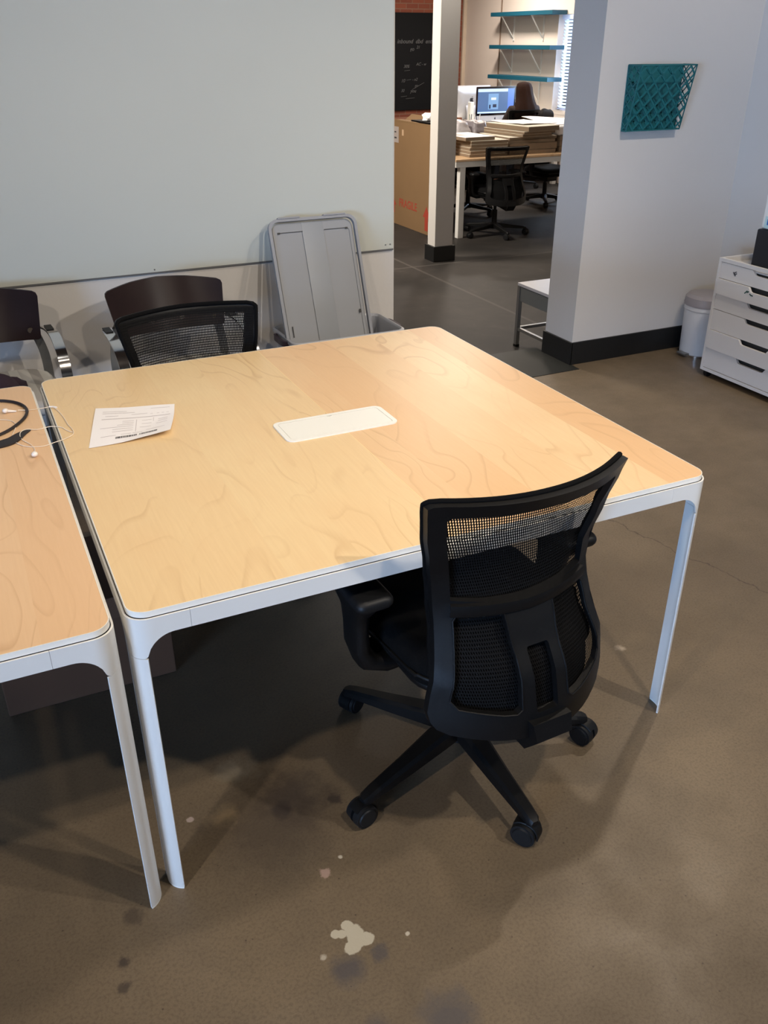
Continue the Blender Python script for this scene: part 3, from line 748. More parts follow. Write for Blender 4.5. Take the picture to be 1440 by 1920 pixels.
def make_task_chair(label, loc, rz, group, spin=math.radians(270.8), dz=0.0):
    C_ = thing('task_chair', label, 'chair', loc, rz, group)
    # ---- back frame
    zt, zb = 0.898, 0.372
    outer = []
    for i in range(0, 11): outer.append((-half_w(zb+0.05)+0.00+0.0*i, 0)) if False else None
    Ls = [z/100 for z in range(40, 88, 4)]
    right = [(half_w(z), z) for z in Ls]
    top = [(half_w(zt)-0.004, 0.888), (half_w(zt)-0.012, 0.895), (half_w(zt)-0.03, 0.898), (0.10, 0.898), (0.0, 0.899), (-0.10, 0.898), (-half_w(zt)+0.03, 0.898), (-half_w(zt)+0.012, 0.895), (-half_w(zt)+0.004, 0.888)]
    left = [(-half_w(z), z) for z in reversed(Ls)]
    bot = [(-0.232, 0.375), (-0.222, 0.360), (-0.200, 0.350), (-0.12, 0.342), (0.0, 0.338), (0.12, 0.342), (0.200, 0.352), (0.222, 0.366), (0.232, 0.385)]
    outer = right+top+left+bot
    def iw(z): return half_w(z)-0.034
    h_up = [(iw(z), z) for z in (0.645, 0.70, 0.76, 0.82, 0.858)]+[(iw(0.865)-0.006, 0.865), (0.0, 0.867), (-iw(0.865)+0.006, 0.865)]+[(-iw(z), z) for z in (0.858, 0.82, 0.76, 0.70, 0.645)]+[(-0.10, 0.636), (0.0, 0.633), (0.10, 0.636)]
    def h_lo(s):
        p = [(0.062, 0.606), (iw(0.61)-0.008, 0.611), (iw(0.60), 0.60), (iw(0.54), 0.54), (iw(0.47), 0.47), (iw(0.43), 0.435), (iw(0.43)-0.014, 0.416), (0.10, 0.404), (0.072, 0.403), (0.060, 0.413), (0.056, 0.52)]
        return [(s*x, z) for x, z in p] if s > 0 else [(-x, z) for x, z in reversed(p)]
    slot = rrect(-0.028, 0.028, 0.398, 0.535, 0.006, 3)
    bm = plate(nb(), outer, [h_up, h_lo(1), h_lo(-1), slot], 0.017, f=lambda u, v, t_: back_pt(u, v, -t_), sp=0.022)
    fr = obj('back_frame', bm, BLACK_PLASTIC, C_, angle=40)
    # raised lip around the lower windows
    for s in (1, -1):
        L = [Vector((x, z, 0)) for x, z in h_lo(s)]; L = [a.lerp(b_, q_/5) for a, b_ in zip(L, L[1:]+L[:1]) for q_ in range(5)]
        obj('window_lip', tube(nb(), [back_pt(p.x, p.y, -0.0175) for p in L], 0.0022, 6, closed=True), BLACK_PLASTIC, fr)
    # middle bar stands proud of the frame
    bar = [back_pt(u/100, 0.620+0.004*abs(u)/17, -0.020) for u in range(-17, 18, 2)]
    obj('lumbar_bar', tube(nb(), bar, 0.0135, prof=[(-0.55, -1), (0.55, -1), (0.8, 0), (0.55, 1), (-0.55, 1)], up=(0, 0, 1)), BLACK_PLASTIC, fr)
    # mesh panel in front of the frame
    mo = [(half_w(z)-0.012, z) for z in (0.39, 0.50, 0.58, 0.66, 0.74, 0.82, 0.86, 0.886)]+[(-half_w(z)+0.012, z) for z in (0.886, 0.86, 0.82, 0.74, 0.66, 0.58, 0.50, 0.39)]
    bm = plate(nb(), mo, [], 0, f=lambda u, v, t_: back_pt(u, v, 0.006), sp=0.03, uv=True)
    obj('back_mesh', bm, MESH_FAB, C_)
    lp = obj('lumbar_pad', plate(nb(), rrect(-0.175, 0.175, 0.385, 0.585, 0.03, 5), [], 0.014, f=lambda u, v, t_: back_pt(u, v, 0.012+t_), sp=0.03), BLACK_FABRIC, C_)
    # padded rim on the front edge
    rp = right[2:]+top+left[:-2]; rp = [(a[0]+(b_[0]-a[0])*q_/5, a[1]+(b_[1]-a[1])*q_/5) for a, b_ in zip(rp, rp[1:]) for q_ in range(5)]+[rp[-1]]
    rim = [back_pt(x*0.985, z, 0.008) for x, z in rp]
    obj('edge_trim', tube(nb(), rim, 0.0065, 8), BLACK_FABRIC, fr)
    # spine bracket under the back going forward to the mechanism
    rings = []
    for (y, z, w2, h2) in ((-0.335, 0.385, 0.050, 0.050), (-0.348, 0.345, 0.046, 0.035), (-0.320, 0.318, 0.044, 0.024), (-0.22, 0.330, 0.052, 0.022), (-0.12, 0.345, 0.048, 0.024), (-0.03, 0.352, 0.05, 0.026)):
        a = 0 if y < -0.33 else 1
        rings.append([Vector((sx*w2, y+(0.0 if a else sy*0.012), z+(sz*h2 if a else sz*0.5*h2))) if a else Vector((sx*w2, y+sz*0.016, z)) for sx, sz, sy in ((-1, -1, 0), (1, -1, 0), (1, 1, 0), (-1, 1, 0))])
    obj('back_bracket', loft(nb(), rings), BLACK_PLASTIC, C_, angle=50)
    # ---- seat
    def fseat(p):
        z = p.z
        if p.y > 0.12: z -= 0.35*(p.y-0.12)**1.6
        z += 0.10*(abs(p.x)/0.25)**3*0.08
        return Vector((p.x*(1-0.10*max(0, -p.y)/0.24), p.y, z))
    st_ = obj('seat', cushion(nb(), 0.50, 0.475, 0.100, 0.045, (0, 0.0, 0.452), 10, 0.006, fseat), BLACK_FABRIC, C_)
    ring = smooth_path([fseat(Vector((x, y, 0)))+Vector((0, 0.0, 0.452)) for x, y in rrect(-0.252, 0.252, -0.239, 0.239, 0.104, 5)], 2, closed=True)
    obj('seat_piping', tube(nb(), ring, 0.004, 6, closed=True), BLACK_PLASTIC, st_)
    bm = cushion(nb(), 0.44, 0.42, 0.035, 0.015, (0, 0, 0.413), 6); obj('seat_pan', bm, BLACK_PLASTIC, C_)
    bm = B(-0.085, 0.085, -0.12, 0.12, 0.335, 0.400, bev=0.012)
    mech = obj('tilt_mechanism', bm, BLACK_PLASTIC, C_)
    obj('lever', tube(nb(), smooth_path([(0.07, 0.03, 0.37), (0.16, 0.04, 0.37), (0.24, 0.04, 0.375)], 6), 0.005, 8), BLACK_PLASTIC, mech)
    bm = nb(); cyl(bm, (-0.05, -0.185, 0.335), (-0.05, -0.165, 0.335), 0.022, seg=18); cyl(bm, (-0.05, -0.166, 0.335), (-0.05, -0.10, 0.345), 0.009)
    obj('tension_knob', bm, BLACK_PLASTIC, mech)
    # ---- arms: T shaped with a wide pad
    for s in (-1, 1):
        bm = nb()
        rings = []; inw = 0.062 if s > 0 else 0.0
        for (x, y, z, a, b_) in ((0.16, -0.005, 0.410, 0.055, 0.020), (0.242, -0.005, 0.410, 0.055, 0.024), (0.280, -0.005, 0.424, 0.050, 0.026), (0.296, -0.008, 0.46, 0.046, 0.020), (0.300, -0.012, 0.52, 0.046, 0.019), (0.302, -0.015, 0.565, 0.052, 0.021), (0.305, -0.015, 0.600, 0.085, 0.028), (0.305, -0.012, 0.617, 0.105, 0.034)):
            rg = []
            for i in range(14):
                an = 2*PI*i/14; q = 0.72
                cx_, cy_ = math.copysign(abs(math.cos(an))**q, math.cos(an)), math.copysign(abs(math.sin(an))**q, math.sin(an))
                if x < 0.25: rg.append(Vector((s*x, y+cx_*a, z+cy_*b_)))
                elif x < 0.29: rg.append(Vector((s*(x+cy_*b_*-0.7), y+cx_*a, z+cy_*b_*0.7)))
                else: rg.append(Vector((s*(x-cy_*b_), y+cx_*a, z)))
            for q_ in rg: q_.x -= s*inw
            rings.append(rg)
        ar = obj('armrest', loft(bm, rings), BLACK_PLASTIC, C_, angle=60)
        pad = cushion(nb(), 0.088, 0.25, 0.030, 0.012, (s*(0.302-inw), 0.0, 0.632), 8, 0.002)
        obj('arm_pad', pad, BLACK_SOFT, ar)
    # ---- gas lift, base, casters
    bm = nb(); cyl(bm, (0, 0, 0.10), (0, 0, 0.26), 0.028, 0.027, 20); cyl(bm, (0, 0, 0.255), (0, 0, 0.35), 0.016, 0.016, 16)
    obj('gas_lift', bm, BLACK_PLASTIC, C_)
    bm = nb(); cyl(bm, (0, 0, 0.070), (0, 0, 0.128), 0.048, 0.040, 24)
    for k in range(5):
        a = spin-rz+k*2*PI/5; d = Vector((math.cos(a), math.sin(a), 0)); sd = Vector((-d.y, d.x, 0)); rings = []
        for (r_, wt, wb, z1, z0) in ((0.025, 0.026, 0.030, 0.124, 0.080), (0.09, 0.024, 0.029, 0.120, 0.078), (0.20, 0.018, 0.023, 0.104, 0.070), (0.312, 0.014, 0.018, 0.090, 0.066), (0.336, 0.013, 0.017, 0.084, 0.064), (0.347, 0.008, 0.010, 0.078, 0.064)):
            rings.append([d*r_-sd*wb+Vector((0, 0, z0)), d*r_+sd*wb+Vector((0, 0, z0)), d*r_+sd*wb*0.98+Vector((0, 0, z1-0.008)), d*r_+sd*wt*0.8+Vector((0, 0, z1)), d*r_-sd*wt*0.8+Vector((0, 0, z1)), d*r_-sd*wb*0.98+Vector((0, 0, z1-0.008))])
        loft(bm, rings)
    obj('star_base', bm, BLACK_PLASTIC, C_, angle=30)
    tw = [0.6, 2.3, 0.25, 1.4, 3.0]
    for k in range(5):
        a = spin-rz+k*2*PI/5; p = Vector((math.cos(a), math.sin(a), 0))*0.333
        ca = a+tw[k]; f_ = Vector((math.cos(ca), math.sin(ca), 0)); ax = Vector((-f_.y, f_.x, 0)); c = p-f_*0.012
        bm = nb(); cyl(bm, p+Vector((0, 0, 0.040)), p+Vector((0, 0, 0.072)), 0.009, seg=10)
        # hood: arc shell over the wheels
        rings = []
        for i in range(9):
            an = math.radians(-10+150*i/8); r_ = 0.0325
            q0 = c+f_*(r_*math.cos(an))+Vector((0, 0, 0.0315+r_*math.sin(an))); q1 = c+f_*((r_+0.003)*math.cos(an))+Vector((0, 0, 0.0315+(r_+0.003)*math.sin(an)))
            rings.append([q0-ax*0.016, q0+ax*0.016, q1+ax*0.015, q1-ax*0.015])
        loft(bm, rings)
        cs = obj('caster', bm, BLACK_PLASTIC, C_)
        for s in (-1, 1):
            bm = nb(); c0 = c+Vector((0, 0, 0.0315)); cyl(bm, c0+ax*s*0.004, c0+ax*s*0.024, 0.0315, 0.0300, 24); cyl(bm, c0+ax*s*0.024, c0+ax*s*0.027, 0.0245, 0.022, 24)
            obj('wheel', bm, BLACK_SOFT, cs)
    if dz:
        for o in C_.children:
            if o.name.split('.')[0] in ('back_frame', 'back_mesh', 'lumbar_pad', 'back_bracket', 'seat', 'seat_pan', 'tilt_mechanism', 'armrest'): o.location.z += dz
    return C_
ch = make_task_chair('black mesh task chair with arms and five casters, in front of the main table', (0.790, 0.116, 0), math.radians(2.6), 'black mesh task chairs')
def again(loc, rz, label, dz=0.0):
    c = copy_tree(ch); c.location = loc; c.rotation_euler = (0, 0, rz); c['label'] = label
    if dz:
        for o in c.children:
            if o.name.split('.')[0] in ('back_frame', 'back_mesh', 'lumbar_pad', 'back_bracket', 'seat', 'seat_pan', 'tilt_mechanism', 'armrest'): o.location.z += dz
    return c
again((0.525, 1.325, 0), math.radians(183.5), 'black mesh task chair tucked under the back edge of the main table', -0.035)
again((5.10, 6.90, DZ), math.radians(-4), 'black mesh task chair at the near side of the canvas-loaded table in the far room', 0.0)
again((5.50, 8.15, DZ), math.radians(172), 'black task chair half hidden behind the white leg under the canvas-loaded table', -0.05)
again((6.75, 8.36, DZ), math.radians(188), 'black task chair under the right part of the canvas-loaded table, beside the pillar edge', -0.05)

# ------------------------------------------------------------------ guest chairs by the whiteboard
def make_guest():
    G = thing('guest_chair', 'chrome armchair with dark wooden back behind the rear mesh chair', 'chair', (0.605, 2.02, 0), 0.0, 'wood-backed guest chairs')
    # local: faces -y, back at +y
    def bp(u, v, t_):     # u across, v height 0..0.19, t depth
        y = 0.238+0.42*v-0.085*(u/0.235)**2
        return Vector((u, y+t_, 0.600+v))
    out = [(0.212, 0.004), (0.222, 0.010), (0.243, 0.165), (0.240, 0.176), (0.228, 0.182), (0.12, 0.192), (0.0, 0.197), (-0.12, 0.192), (-0.228, 0.182), (-0.240, 0.176), (-0.243, 0.165), (-0.222, 0.010), (-0.212, 0.004), (-0.1, -0.004), (0.0, -0.007), (0.1, -0.004)]
    bk = obj('backrest', plate(nb(), out, [], 0.012, f=bp, sp=0.03), DARKWOOD, G)
    for u in (-0.19, -0.065, 0.065, 0.19):
        p = bp(u, 0.038, -0.004); obj('bolt', cyl(nb(), p, p+Vector((0, 0.006, 0)), 0.011, seg=14), CHROME, bk)
    obj('seat', cushion(nb(), 0.47, 0.46, 0.06, 0.028, (0, 0.02, 0.445), 8, 0.008), STRIPE, G)
    flat = [(-1, -0.16), (1, -0.16), (1, 0.16), (-1, 0.16)]
    for s in (-1, 1):
        p = [(s*0.235, 0.255, 0.628), (s*0.252, 0.23, 0.634), (s*0.262, 0.17, 0.637), (s*0.265, 0.09, 0.634), (s*0.265, 0.02, 0.615), (s*0.265, -0.035, 0.575), (s*0.265, -0.065, 0.51), (s*0.264, -0.085, 0.40), (s*0.264, -0.12, 0.18), (s*0.264, -0.15, 0.002)]
        P_ = smooth_path(p, 6); bm = nb()
        rings = []
        for i, q in enumerate(P_):
            t_ = (P_[min(i+1, len(P_)-1)]-P_[max(i-1, 0)]).normalized(); sd = Vector((1, 0, 0)); sd = (sd-t_*sd.dot(t_)).normalized(); n_ = t_.cross(sd)
            rings.append([q-sd*0.02-n_*0.004, q+sd*0.02-n_*0.004, q+sd*0.02+n_*0.004, q-sd*0.02+n_*0.004])
        loft(bm, rings)
        af = obj('arm_frame', bm, CHROME, G)
        obj('arm_pad', B(s*0.260-0.014, s*0.260+0.014, 0.15, 0.22, 0.6405, 0.645), BLACK_PLASTIC, af)
        P_ = smooth_path([(s*0.200, 0.250, 0.645), (s*0.215, 0.250, 0.60), (s*0.235, 0.245, 0.50), (s*0.235, 0.245, 0.30), (s*0.245, 0.29, 0.002)], 6); rings = []
        for i, q in enumerate(P_): rings.append([q+Vector((-0.018, -0.004, 0)), q+Vector((0.018, -0.004, 0)), q+Vector((0.018, 0.004, 0)), q+Vector((-0.018, 0.004, 0))])
        obj('leg', loft(nb(), rings), STEEL, G)
        obj('seat_rail', B(s*0.245-0.012, s*0.245+0.012, -0.20, 0.25, 0.40, 0.416, bev=0.003), STEEL, G)
    obj('cross_bar', B(-0.25, 0.25, 0.0, 0.03, 0.395, 0.41, bev=0.003), STEEL, G)
    return G
g1 = make_guest()
g1.rotation_euler = (0, 0, math.radians(4))
g2 = copy_tree(g1); g2.location = (-0.125, 2.13, 0); g2.rotation_euler = (0, 0, math.radians(3)); g2['label'] = 'chrome armchair with dark wooden back at the left frame edge, plum garment on it'
# plum garment on the left guest chair
def heap(x0, x1, y0, y1, z0, hf, n=22):
    bm = nb(); V = [[None]*(n+1) for _ in range(n+1)]
    for j in range(n+1):
        for i in range(n+1):
            u, v = i/n, j/n
            V[j][i] = bm.verts.new((x0+(x1-x0)*u, y0+(y1-y0)*v, z0+hf(u, v)))
    for j in range(n):
        for i in range(n): bm.faces.new((V[j][i], V[j][i+1], V[j+1][i+1], V[j+1][i]))
    r = bmesh.ops.extrude_face_region(bm, geom=bm.faces[:])
    for v in r['geom']:
        if isinstance(v, bmesh.types.BMVert): v.co.z = z0-0.0
    return bm
def hfun(u, v):
    e = max(0, min(1, min(u, 1-u, v, 1-v)*6)); e = e*e*(3-2*e)
    return e*(0.05+0.14*max(0, 1-u*1.5)+0.022*math.sin(9*u+4*v)+0.018*math.sin(13*v-5*u)+0.05*max(0, 1-v*1.6)*max(0, 1-u))+0.002
tag(obj('garment', heap(-0.34, -0.005, 1.90, 2.16, 0.4885, hfun), PURPLE, angle=80), 'crumpled plum-coloured garment lying on the seat of the leftmost chair', 'clothing')

# ------------------------------------------------------------------ storage tote and its lid
TT = thing('storage_tote', 'pale grey plastic tote standing open below the whiteboard', 'storage box', (1.41, 2.385, 0))
ROT = 0.0
def tote_ring(w, d, r, z, n=6): return [Vector((x, y, z)) for x, y in rrect(-w/2, w/2, -d/2, d/2, r, n)]
bm = loft(nb(), [tote_ring(0.45, 0.24, 0.03, 0.0), tote_ring(0.47, 0.26, 0.035, 0.02), tote_ring(0.535, 0.305, 0.04, 0.425), tote_ring(0.545, 0.315, 0.04, 0.43), tote_ring(0.565, 0.335, 0.045, 0.445), tote_ring(0.565, 0.335, 0.045, 0.462), tote_ring(0.545, 0.315, 0.04, 0.466), tote_ring(0.525, 0.295, 0.035, 0.455), tote_ring(0.515, 0.285, 0.035, 0.42), tote_ring(0.455, 0.245, 0.03, 0.012)])
obj('tub', bm, TOTE, TT)
for s in (-1, 1):
    b_ = nb(); tube(b_, smooth_path([(s*0.27, -0.075, 0.44), (s*0.296, -0.06, 0.443), (s*0.300, 0, 0.443), (s*0.296, 0.06, 0.443), (s*0.27, 0.075, 0.44)], 5), 0.012, prof=[(-0.5, -1), (0.5, -1), (0.5, 1), (-0.5, 1)], up=(0, 0, 1))
    obj('handle', b_, mat('dark_plum_latch', rgb(56, 44, 56), 0.5) if 'dark_plum_latch' not in MATS else MATS['dark_plum_latch'], TT)
LD = thing('tote_lid', 'grey plastic tote lid leaning upright against the whiteboard', 'lid', (1.345, 2.285, 0.33))
# local: x across, z up along the lid, y = thickness (towards camera negative)
lw, lh = 0.43, 0.665
bm = plate(nb(), rrect(-lw/2+0.018, lw/2-0.018, 0.018, lh-0.018, 0.035, 6), [], 0.004, f=lambda u, v, t_: Vector((u, 0.010+t_, v)))
obj('panel', bm, GREY_PLASTIC, LD)
bm = plate(nb(), rrect(-lw/2, lw/2, 0, lh, 0.045, 8), [rrect(-lw/2+0.013, lw/2-0.013, 0.013, lh-0.013, 0.036, 8)], 0.020, f=lambda u, v, t_: Vector((u, -0.010+t_, v)))
for v in bm.verts:
    pass
obj('rim', bm, mat('grey_lid_rim', rgb(134, 135, 139), 0.45), LD)
bm = plate(nb(), rrect(-lw/2+0.022, lw/2-0.022, 0.022, lh-0.022, 0.03, 6), [rrect(-lw/2+0.040, lw/2-0.036, 0.04, lh-0.060, 0.010, 4)], 0.003, f=lambda u, v, t_: Vector((u, 0.007+t_, v)))
obj('raised_border', bm, GREY_PLASTIC, LD)
bm = nb(); box(bm, -0.052, 0.052, 0.0062, 0.0069, 0.03, lh-0.02)
obj('packing_tape', bm, mat('glossy_grey_band', rgb(134, 136, 138), 0.25), LD)
bm = nb(); box(bm, -lw/2+0.05, -0.06, -0.013, 0.012, lh-0.002, lh+0.006, bev=0.002); box(bm, 0.055, lw/2-0.05, -0.013, 0.012, lh-0.002, lh+0.006, bev=0.002)
obj('edge_clip', bm, MATS['grey_lid_rim'], LD)
bm = nb(); box(bm, -0.165, -0.05, 0.0055, 0.0068, lh-0.060, lh-0.0575); box(bm, 0.055, 0.165, 0.0055, 0.0068, lh-0.060, lh-0.0575); box(bm, -0.172, -0.160, 0.005, 0.0068, lh-0.064, lh-0.056); box(bm, 0.160, 0.172, 0.005, 0.0068, lh-0.064, lh-0.056)
box(bm, 0.168, 0.176, 0.002, 0.0045, 0.215, 0.232); box(bm, -0.176, -0.172, 0.002, 0.0045, 0.14, 0.19)
obj('slot_mark', bm, GAP_DARK, LD)
LD.rotation_euler = (math.radians(-20.5), 0, 0)

# box under the tables
bx = thing('storage_box', 'dark brown cardboard box on the floor under the two tables', 'box', (-0.04, 0.95, 0))
obj('carton', B(-0.235, 0.235, -0.185, 0.185, 0, 0.30, bev=0.004), CARD_DARK, bx)
obj('box_lid', B(-0.24, 0.24, -0.19, 0.19, 0.24, 0.31, bev=0.004), mat('dark_box_lid', rgb(100, 70, 50), 0.85), bx)

# ------------------------------------------------------------------ wire basket on the wall
WB = thing('wall_basket', 'teal lattice wire file basket mounted on the pier wall', 'basket', (3.29, 2.58, 1.40))
def cell_strut(bm, a, b_, r=0.003, up=(0, 1, 0)): tube(bm, [a, b_], r, prof=[(-1, -0.5), (1, -0.5), (1, 0.5), (-1, 0.5)], up=up)
bw, bh, yt, yb2 = 0.178, 0.153, -0.105, -0.040      # half width, half height, front top depth, front bottom depth
def face(name, o, ux, uz, W2, H2, cell, w_lin, curved=0.0):
    """lattice of diagonals clipped to the quad |u|<=W2, |v|<=H2"""
    bm = nb()
    n_ = int((W2+H2)*2/cell)+2
    for sg in (1, -1):
        for k in range(-n_, n_):
            c0 = k*cell                        # line v*0.95 = sg*u + c0
            pts = []
            m = 40
            for i in range(m+1):
                u = -W2+2*W2*i/m; v = sg*u*1.05+c0+curved*math.sin(u/W2*PI)*cell*0.0
                if abs(v) <= H2: pts.append(o+ux*u+uz*v)
            if len(pts) >= 2: cell_strut(bm, pts[0], pts[-1], w_lin, up=ux.cross(uz))
    return bm
o_f = Vector((0, (yt+yb2)/2, 0)); uz_f = Vector((0, (yt-yb2)/(2*bh), 1.0))
obj('front_lattice', face('f', o_f, Vector((1, 0, 0)), uz_f, bw, bh, 0.074, 0.0042), TEAL_WIRE, WB)
obj('back_lattice', face('b', Vector((0, -0.004, 0)), Vector((1, 0, 0)), Vector((0, 0, 1)), bw, bh, 0.074, 0.0042), TEAL_WIRE, WB)
for s in (-1, 1):
    bm = nb()
    for k in range(-8, 12):
        for sg in (1, -1):
            pts = []
            for i in range(61):
                v = -bh+2*bh*i/60; d = -(yb2+(yt-yb2)*(v+bh)/(2*bh)); yy = sg*(v-k*0.052)*0.95
                yv = -yy if sg*1 else yy
                yv = (v-k*0.052)*sg
                if 0.004 <= yv <= d: pts.append(Vector((s*bw, -yv, v)))
            if len(pts) >= 2: cell_strut(bm, pts[0], pts[-1], 0.0026, up=(1, 0, 0))
    obj('side_lattice', bm, TEAL_WIRE, WB)
bm = nb()
fr_pts = [(-bw, yt, bh), (bw, yt, bh), (bw, yb2, -bh), (-bw, yb2, -bh)]
tube(bm, [Vector(p) for p in fr_pts]+[Vector(fr_pts[0])], 0.004, 8)
tube(bm, [Vector(p) for p in ((-bw, -.004, bh), (bw, -.004, bh), (bw, -.004, -bh), (-bw, -.004, -bh), (-bw, -.004, bh))], 0.004, 8)
for s in (-1, 1):
    for z, y in ((bh, yt), (-bh, yb2)): tube(bm, [Vector((s*bw, -.004, z)), Vector((s*bw, y, z))], 0.004, 8)
obj('wire_frame', bm, TEAL_WIRE, WB)
obj('bottom_plate', plate(nb(), rrect(-bw, bw, yb2, -0.004, 0.001, 1), [], 0.002, f=lambda u, v, t_: Vector((u, v, -bh+t_))), TEAL_WIRE, WB)
obj('back_sheet', B(-bw, bw, -0.0035, -0.001, -bh, bh), TEAL_WIRE, WB)

# ------------------------------------------------------------------ drawer cabinet
CB = thing('drawer_cabinet', 'white six-drawer cabinet on casters against the right wall', 'cabinet', (3.5, 1.79, 0))
hw = 0.338
bm = nb()
box(bm, 0.0, 0.465, hw-0.018, hw, 0.033, 0.650, bev=0.0015); box(bm, 0.0, 0.465, -hw, -hw+0.018, 0.033, 0.650, bev=0.0015)
box(bm, 0.0, 0.465, -hw+0.018, hw-0.018, 0.033, 0.050); box(bm, 0.455, 0.465, -hw+0.018, hw-0.018, 0.05, 0.650)
box(bm, 0.0, 0.018, -hw+0.018, hw-0.018, 0.632, 0.650)
obj('carcass', bm, FURN_WHITE, CB)
obj('top_tray', B(0.018, 0.455, -hw+0.018, hw-0.018, 0.615, 0.622), FURN_WHITE, CB, smooth=False)
obj('interior', B(0.03, 0.45, -hw+0.02, hw-0.02, 0.052, 0.612), GAP_DARK, CB, smooth=False)
zs = [0.631, 0.546, 0.463, 0.380, 0.268, 0.164, 0.052]
opened = {1: 0.010, 4: 0.007}
for i in range(6):
    z1, z0 = zs[i]-0.0015, zs[i+1]+0.0015; a, c, d = hw-0.0195, 0.082, 0.024
    if i == 0: pass
    o_ = [(-a, z0), (a, z0), (a, z1)]+[(c+0.024, z1), (c+0.018, z1-0.002), (c+0.004, z1-d+0.003), (c-0.006, z1-d), (-c+0.006, z1-d), (-c-0.004, z1-d+0.003), (-c-0.018, z1-0.002), (-c-0.024, z1)]+[(-a, z1)]
    xo = opened.get(i, 0.0)
    bm = plate(nb(), o_, [], 0.014, f=lambda u, v, t_, xo=xo: Vector((0.002-xo+t_, u, v)))
    dr = obj('drawer', bm, FURN_WHITE, CB, angle=40)
    obj('drawer_box', B(0.018, 0.42, -a+0.02, -a+0.03, z0+0.005, z1-0.03), FURN_WHITE, dr)
    if i == 0:
        bm = nb()
        for (y, z, an, w2, h2) in ((0.222, 0.589, 0.6, 0.008, 0.003), (0.214, 0.595, -0.5, 0.009, 0.003), (0.216, 0.582, 0.7, 0.008, 0.0035), (0.208, 0.588, -0.6, 0.006, 0.003)):
            box(bm, -0.001, 0.0, -w2, w2, -h2, h2, mx=Matrix.Translation((0.0022, y, z)) @ Matrix.Rotation(an, 4, 'X'))
        obj('label_sticker', bm, mat('grey_scribble', rgb(92, 92, 96), 0.6), dr)
    if i == 1:
        bm = nb()
        for (y, z, an, w2, h2) in ((0.112, 0.517, -0.8, 0.012, 0.003), (0.100, 0.520, -0.5, 0.008, 0.0035), (0.080, 0.510, 0.5, 0.008, 0.003), (0.070, 0.508, 0.1, 0.007, 0.003)):
            box(bm, -0.001, 0.0, -w2, w2, -h2, h2, mx=Matrix.Translation((0.0022-xo, y, z)) @ Matrix.Rotation(an, 4, 'X'))
        obj('label_sticker', bm, mat('green_ink_sticker', rgb(48, 86, 82), 0.6), dr)
for sx in (0.022, 0.42):
    for sy in (hw-0.04, -hw+0.04):
        bm = nb(); cyl(bm, (sx, sy-0.012, 0.0205), (sx, sy+0.012, 0.0205), 0.0202, seg=18)
        cs = obj('caster', bm, BLACK_SOFT, CB); obj('fork', B(sx-0.014, sx+0.014, sy-0.013, sy+0.013, 0.022, 0.034, bev=0.002), BLACK_PLASTIC, cs)

# printer on the cabinet
PR = thing('printer', 'white and black printer cut by the right frame edge, on the drawer cabinet', 'printer', (3.565, 1.72, 0.6223))
obj('lower_body', B(0.0, 0.36, -0.28, 0.255, 0.0, 0.195, bev=0.008), mat('dark_navy_plastic', rgb(28, 30, 38), 0.5), PR)
up_ = obj('upper_body', B(0.008, 0.35, -0.27, 0.245, 0.197, 0.455, bev=0.012, seg=3), WHITE_PLASTIC, PR)
obj('side_door', B(0.0, 0.010, -0.20, 0.215, 0.205, 0.40, bev=0.004), WHITE_PLASTIC, up_)
obj('top_lid', B(0.03, 0.33, -0.25, 0.222, 0.456, 0.505, bev=0.012), BLACK_PLASTIC, PR)
s_ = obj('aqua_sticker', B(-0.0012, 0.0002, 0.06, 0.215, 0.206, 0.262), AQUA_ST, up_); obj('blue_mark', B(-0.002, -0.001, 0.175, 0.200, 0.222, 0.250), BLUE_ST, s_)

# pedal bin
PB = thing('pedal_bin', 'small light grey pedal bin between the pier wall and the drawer cabinet', 'bin', (3.76, 2.42, 0))
def ring_c(r, z, n=28, sq=0.9): return [Vector((math.copysign(abs(math.cos(2*PI*i/n))**sq, math.cos(2*PI*i/n))*r, math.copysign(abs(math.sin(2*PI*i/n))**sq, math.sin(2*PI*i/n))*r, z)) for i in range(n)]
obj('body', loft(nb(), [ring_c(0.098, 0.0), ring_c(0.104, 0.006), ring_c(0.105, 0.02), ring_c(0.112, 0.27), ring_c(0.116, 0.275), ring_c(0.116, 0.30)]), BIN_GREY, PB)
obj('lid', loft(nb(), [ring_c(0.118, 0.298), ring_c(0.120, 0.310), ring_c(0.116, 0.345), ring_c(0.100, 0.362), ring_c(0.06, 0.370)]), BIN_LID, PB)
obj('pedal', B(-0.135, -0.09, -0.035, 0.035, 0.012, 0.024, bev=0.004), STEEL, PB)
bm = loft(nb(), [ring_c(0.112, 0.0), ring_c(0.112, 0.014), ring_c(0.103, 0.016)]); obj('base_ring', bm, CHROME, PB)

# ------------------------------------------------------------------ side bench beyond the pier (far room floor)
BN = thing('metal_bench', 'low grey metal side table behind the pier corner', 'side table', (3.16, 3.50, DZ))
bw_, bd_ = 0.75, 0.70      # extends +x and -y
obj('top', B(0, bw_, -bd_+0.12, 0, 0.412, 0.432, bev=0.002), mat('pale_laminate', rgb(190, 188, 192), 0.35), BN)
bm = B(0.004, 0.02, -bd_+0.13, -0.012, 0.315, 0.410); box(bm, 0.004, bw_, -0.02, -0.005, 0.315, 0.410)
obj('apron_panel', bm, TABLEC_GREY, BN)
for x in (0.0, bw_-0.028):
    for y in (-0.028, -bd_+0.12):
        lg = obj('leg', B(x, x+0.026, y, y+0.026, 0.012, 0.412), STEEL, BN); obj('foot_cap', B(x-0.002, x+0.028, y-0.002, y+0.028, 0, 0.016), BLACK_PLASTIC, lg)
bm = B(0.003, 0.023, -bd_+0.12, -0.03, 0.115, 0.135); box(bm, 0.02, bw_-0.02, -0.023, -0.003, 0.115, 0.135)
